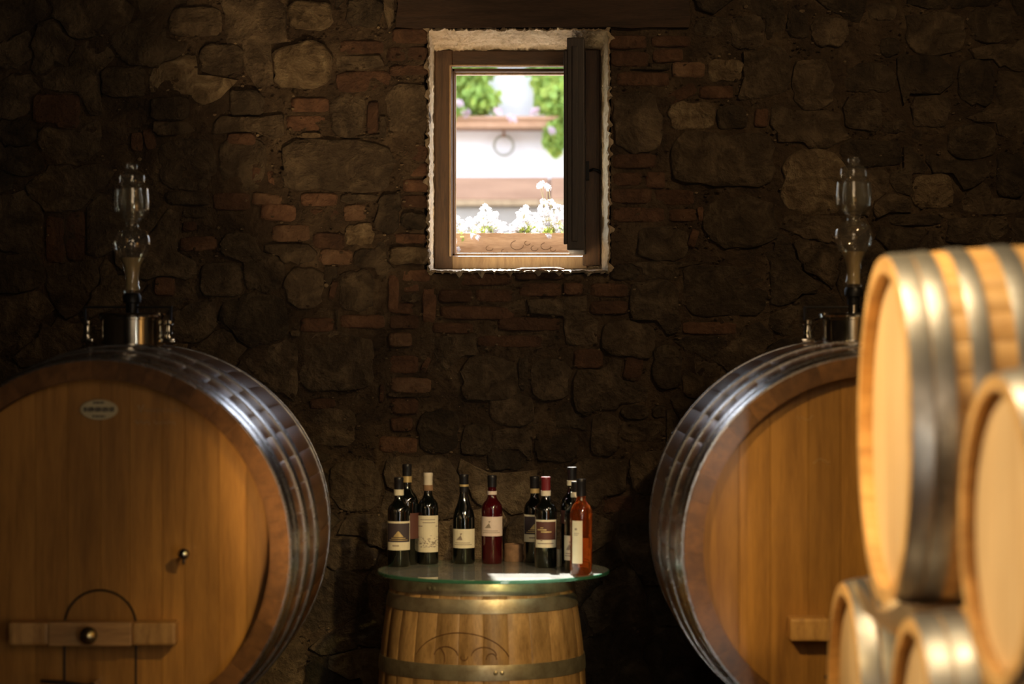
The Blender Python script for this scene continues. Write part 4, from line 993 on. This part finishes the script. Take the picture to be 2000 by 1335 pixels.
# window box with white flowers just outside the window
BD = 9.52; bs = BD/FPX
def bx(px): return (px-1000)*bs
def bz(py): return CAMZ-(py-667)*bs
wbx = empty('window_box', (bx(1005), BD, bz(497)), 'wooden window box standing on the outer sill', 'planter')
T = Matrix.Translation(-Vector(wbx.location))
b = MB(); b.box((bx(880), BD, bz(497)), (bx(1150), BD+.018, bz(454)), bev=.003); b.obj('front_board', M['box_wood'], wbx, mtx=T)
b = MB(); b.box((bx(880), BD+.15, bz(497)), (bx(1150), BD+.168, bz(454)), bev=.003); b.obj('back_board', M['box_wood'], wbx, mtx=T)
b = MB(); b.box((bx(880), BD+.018, bz(497)), (bx(1150), BD+.15, bz(458))); b.obj('soil', M['mortar'], wbx, mtx=T)
rr = random.Random(8)
for cx, cy, r in ((956, 484, 5), (1010, 478, 9), (1044, 484, 5), (1066, 480, 7), (1080, 486, 4), (985, 490, 4), (1030, 474, 4)):
    b = MB(); b.tube([(bx(cx+r*1.4*math.cos(2*PI*i/14)), BD-.0005, bz(cy+r*math.sin(2*PI*i/14))) for i in range(11)], .0012, 4); b.obj('carved_scroll', M['char'], wbx, mtx=T)
b = MB(); b.box((bx(870), 9.24, GZO), (bx(1160), BD+.20, bz(497)-.0005)); b.obj('outer_ledge', M['gravel'], kind='structure')
plants = [
    ('white flowering plant at the left end of the window box', 900, [(893, 425), (898, 445), (888, 470), (895, 486), (890, 435), (902, 434)], 10),
    ('low white flowering plant left of the middle of the window box', 948, [(948, 402), (942, 408), (956, 410), (936, 424), (950, 428), (960, 420), (968, 418), (974, 432), (926, 438), (940, 442), (955, 444), (970, 444), (916, 428), (930, 448), (983, 438), (964, 434), (945, 436), (912, 440), (978, 446)], 12),
    ('white flowering plant right of the middle of the window box', 1020, [(1028, 404), (1020, 410), (1014, 418), (1012, 430), (1024, 432), (1034, 428), (1044, 420), (1040, 440), (1026, 444), (1012, 444), (1000, 440), (998, 448), (1050, 432), (1032, 416), (1018, 438), (1006, 434), (1042, 446)], 12),
    ('tallest white flowering plant at the right of the window box', 1075, [(1054, 362), (1058, 358), (1072, 366), (1068, 362), (1060, 392), (1066, 398), (1076, 394), (1086, 400), (1056, 404), (1070, 408), (1082, 410), (1094, 404), (1100, 414), (1090, 420), (1076, 422), (1064, 418), (1096, 430), (1104, 424), (1084, 436), (1068, 436), (1102, 440), (1090, 448), (1060, 430), (1056, 444), (1074, 446), (1110, 400), (1116, 410)], 12)]
fh = [flower_head(.0145, 20+i, 7).me('flower_head', M['petal']) for i in range(4)]
for lab, cpx, fl, ln in plants:
    root = empty('flowering_plant', (bx(cpx), BD+.085, bz(458)), lab, 'plant', 'white flowers in the window box')
    st = MB()
    if cpx != 900: fl = fl + [(p[0]+rr.uniform(-7, 7), max(p[1]+rr.uniform(2, 16), 405)) for p in fl if p[1] > 400 for _ in (0, 1)]
    for i, (px, py) in enumerate(fl):
        yy = BD + (-.02 if py > 460 else rr.uniform(.0, .12))
        p = Vector(((px-1000)*yy/FPX, yy, CAMZ-(py-667)*yy/FPX))-Vector(root.location)
        link('flower_head', fh[i % 4], root, Matrix.Translation(p) @ Matrix.Rotation(i*1.3, 4, 'Z'))
        st.tube([(rr.uniform(-.02, .02), rr.uniform(-.03, .03), 0), p*.5+Vector((rr.uniform(-.008, .008), 0, .01)), p], [.0016, .0012, .0009], 5)
    st.obj('stem', M['stem'], root)
    xs = [((p[0]-cpx)*bs) for p in fl]
    leaf_cloud('foliage', root, [(min(xs), max(xs), -.10, .05, -.012, .045)] if cpx != 900 else [(-.02, .015, -.11, .0, -.07, .04)], 34 if cpx < 1050 else 70, .0085, [M['leaf2'], M['leaf']], int(cpx))
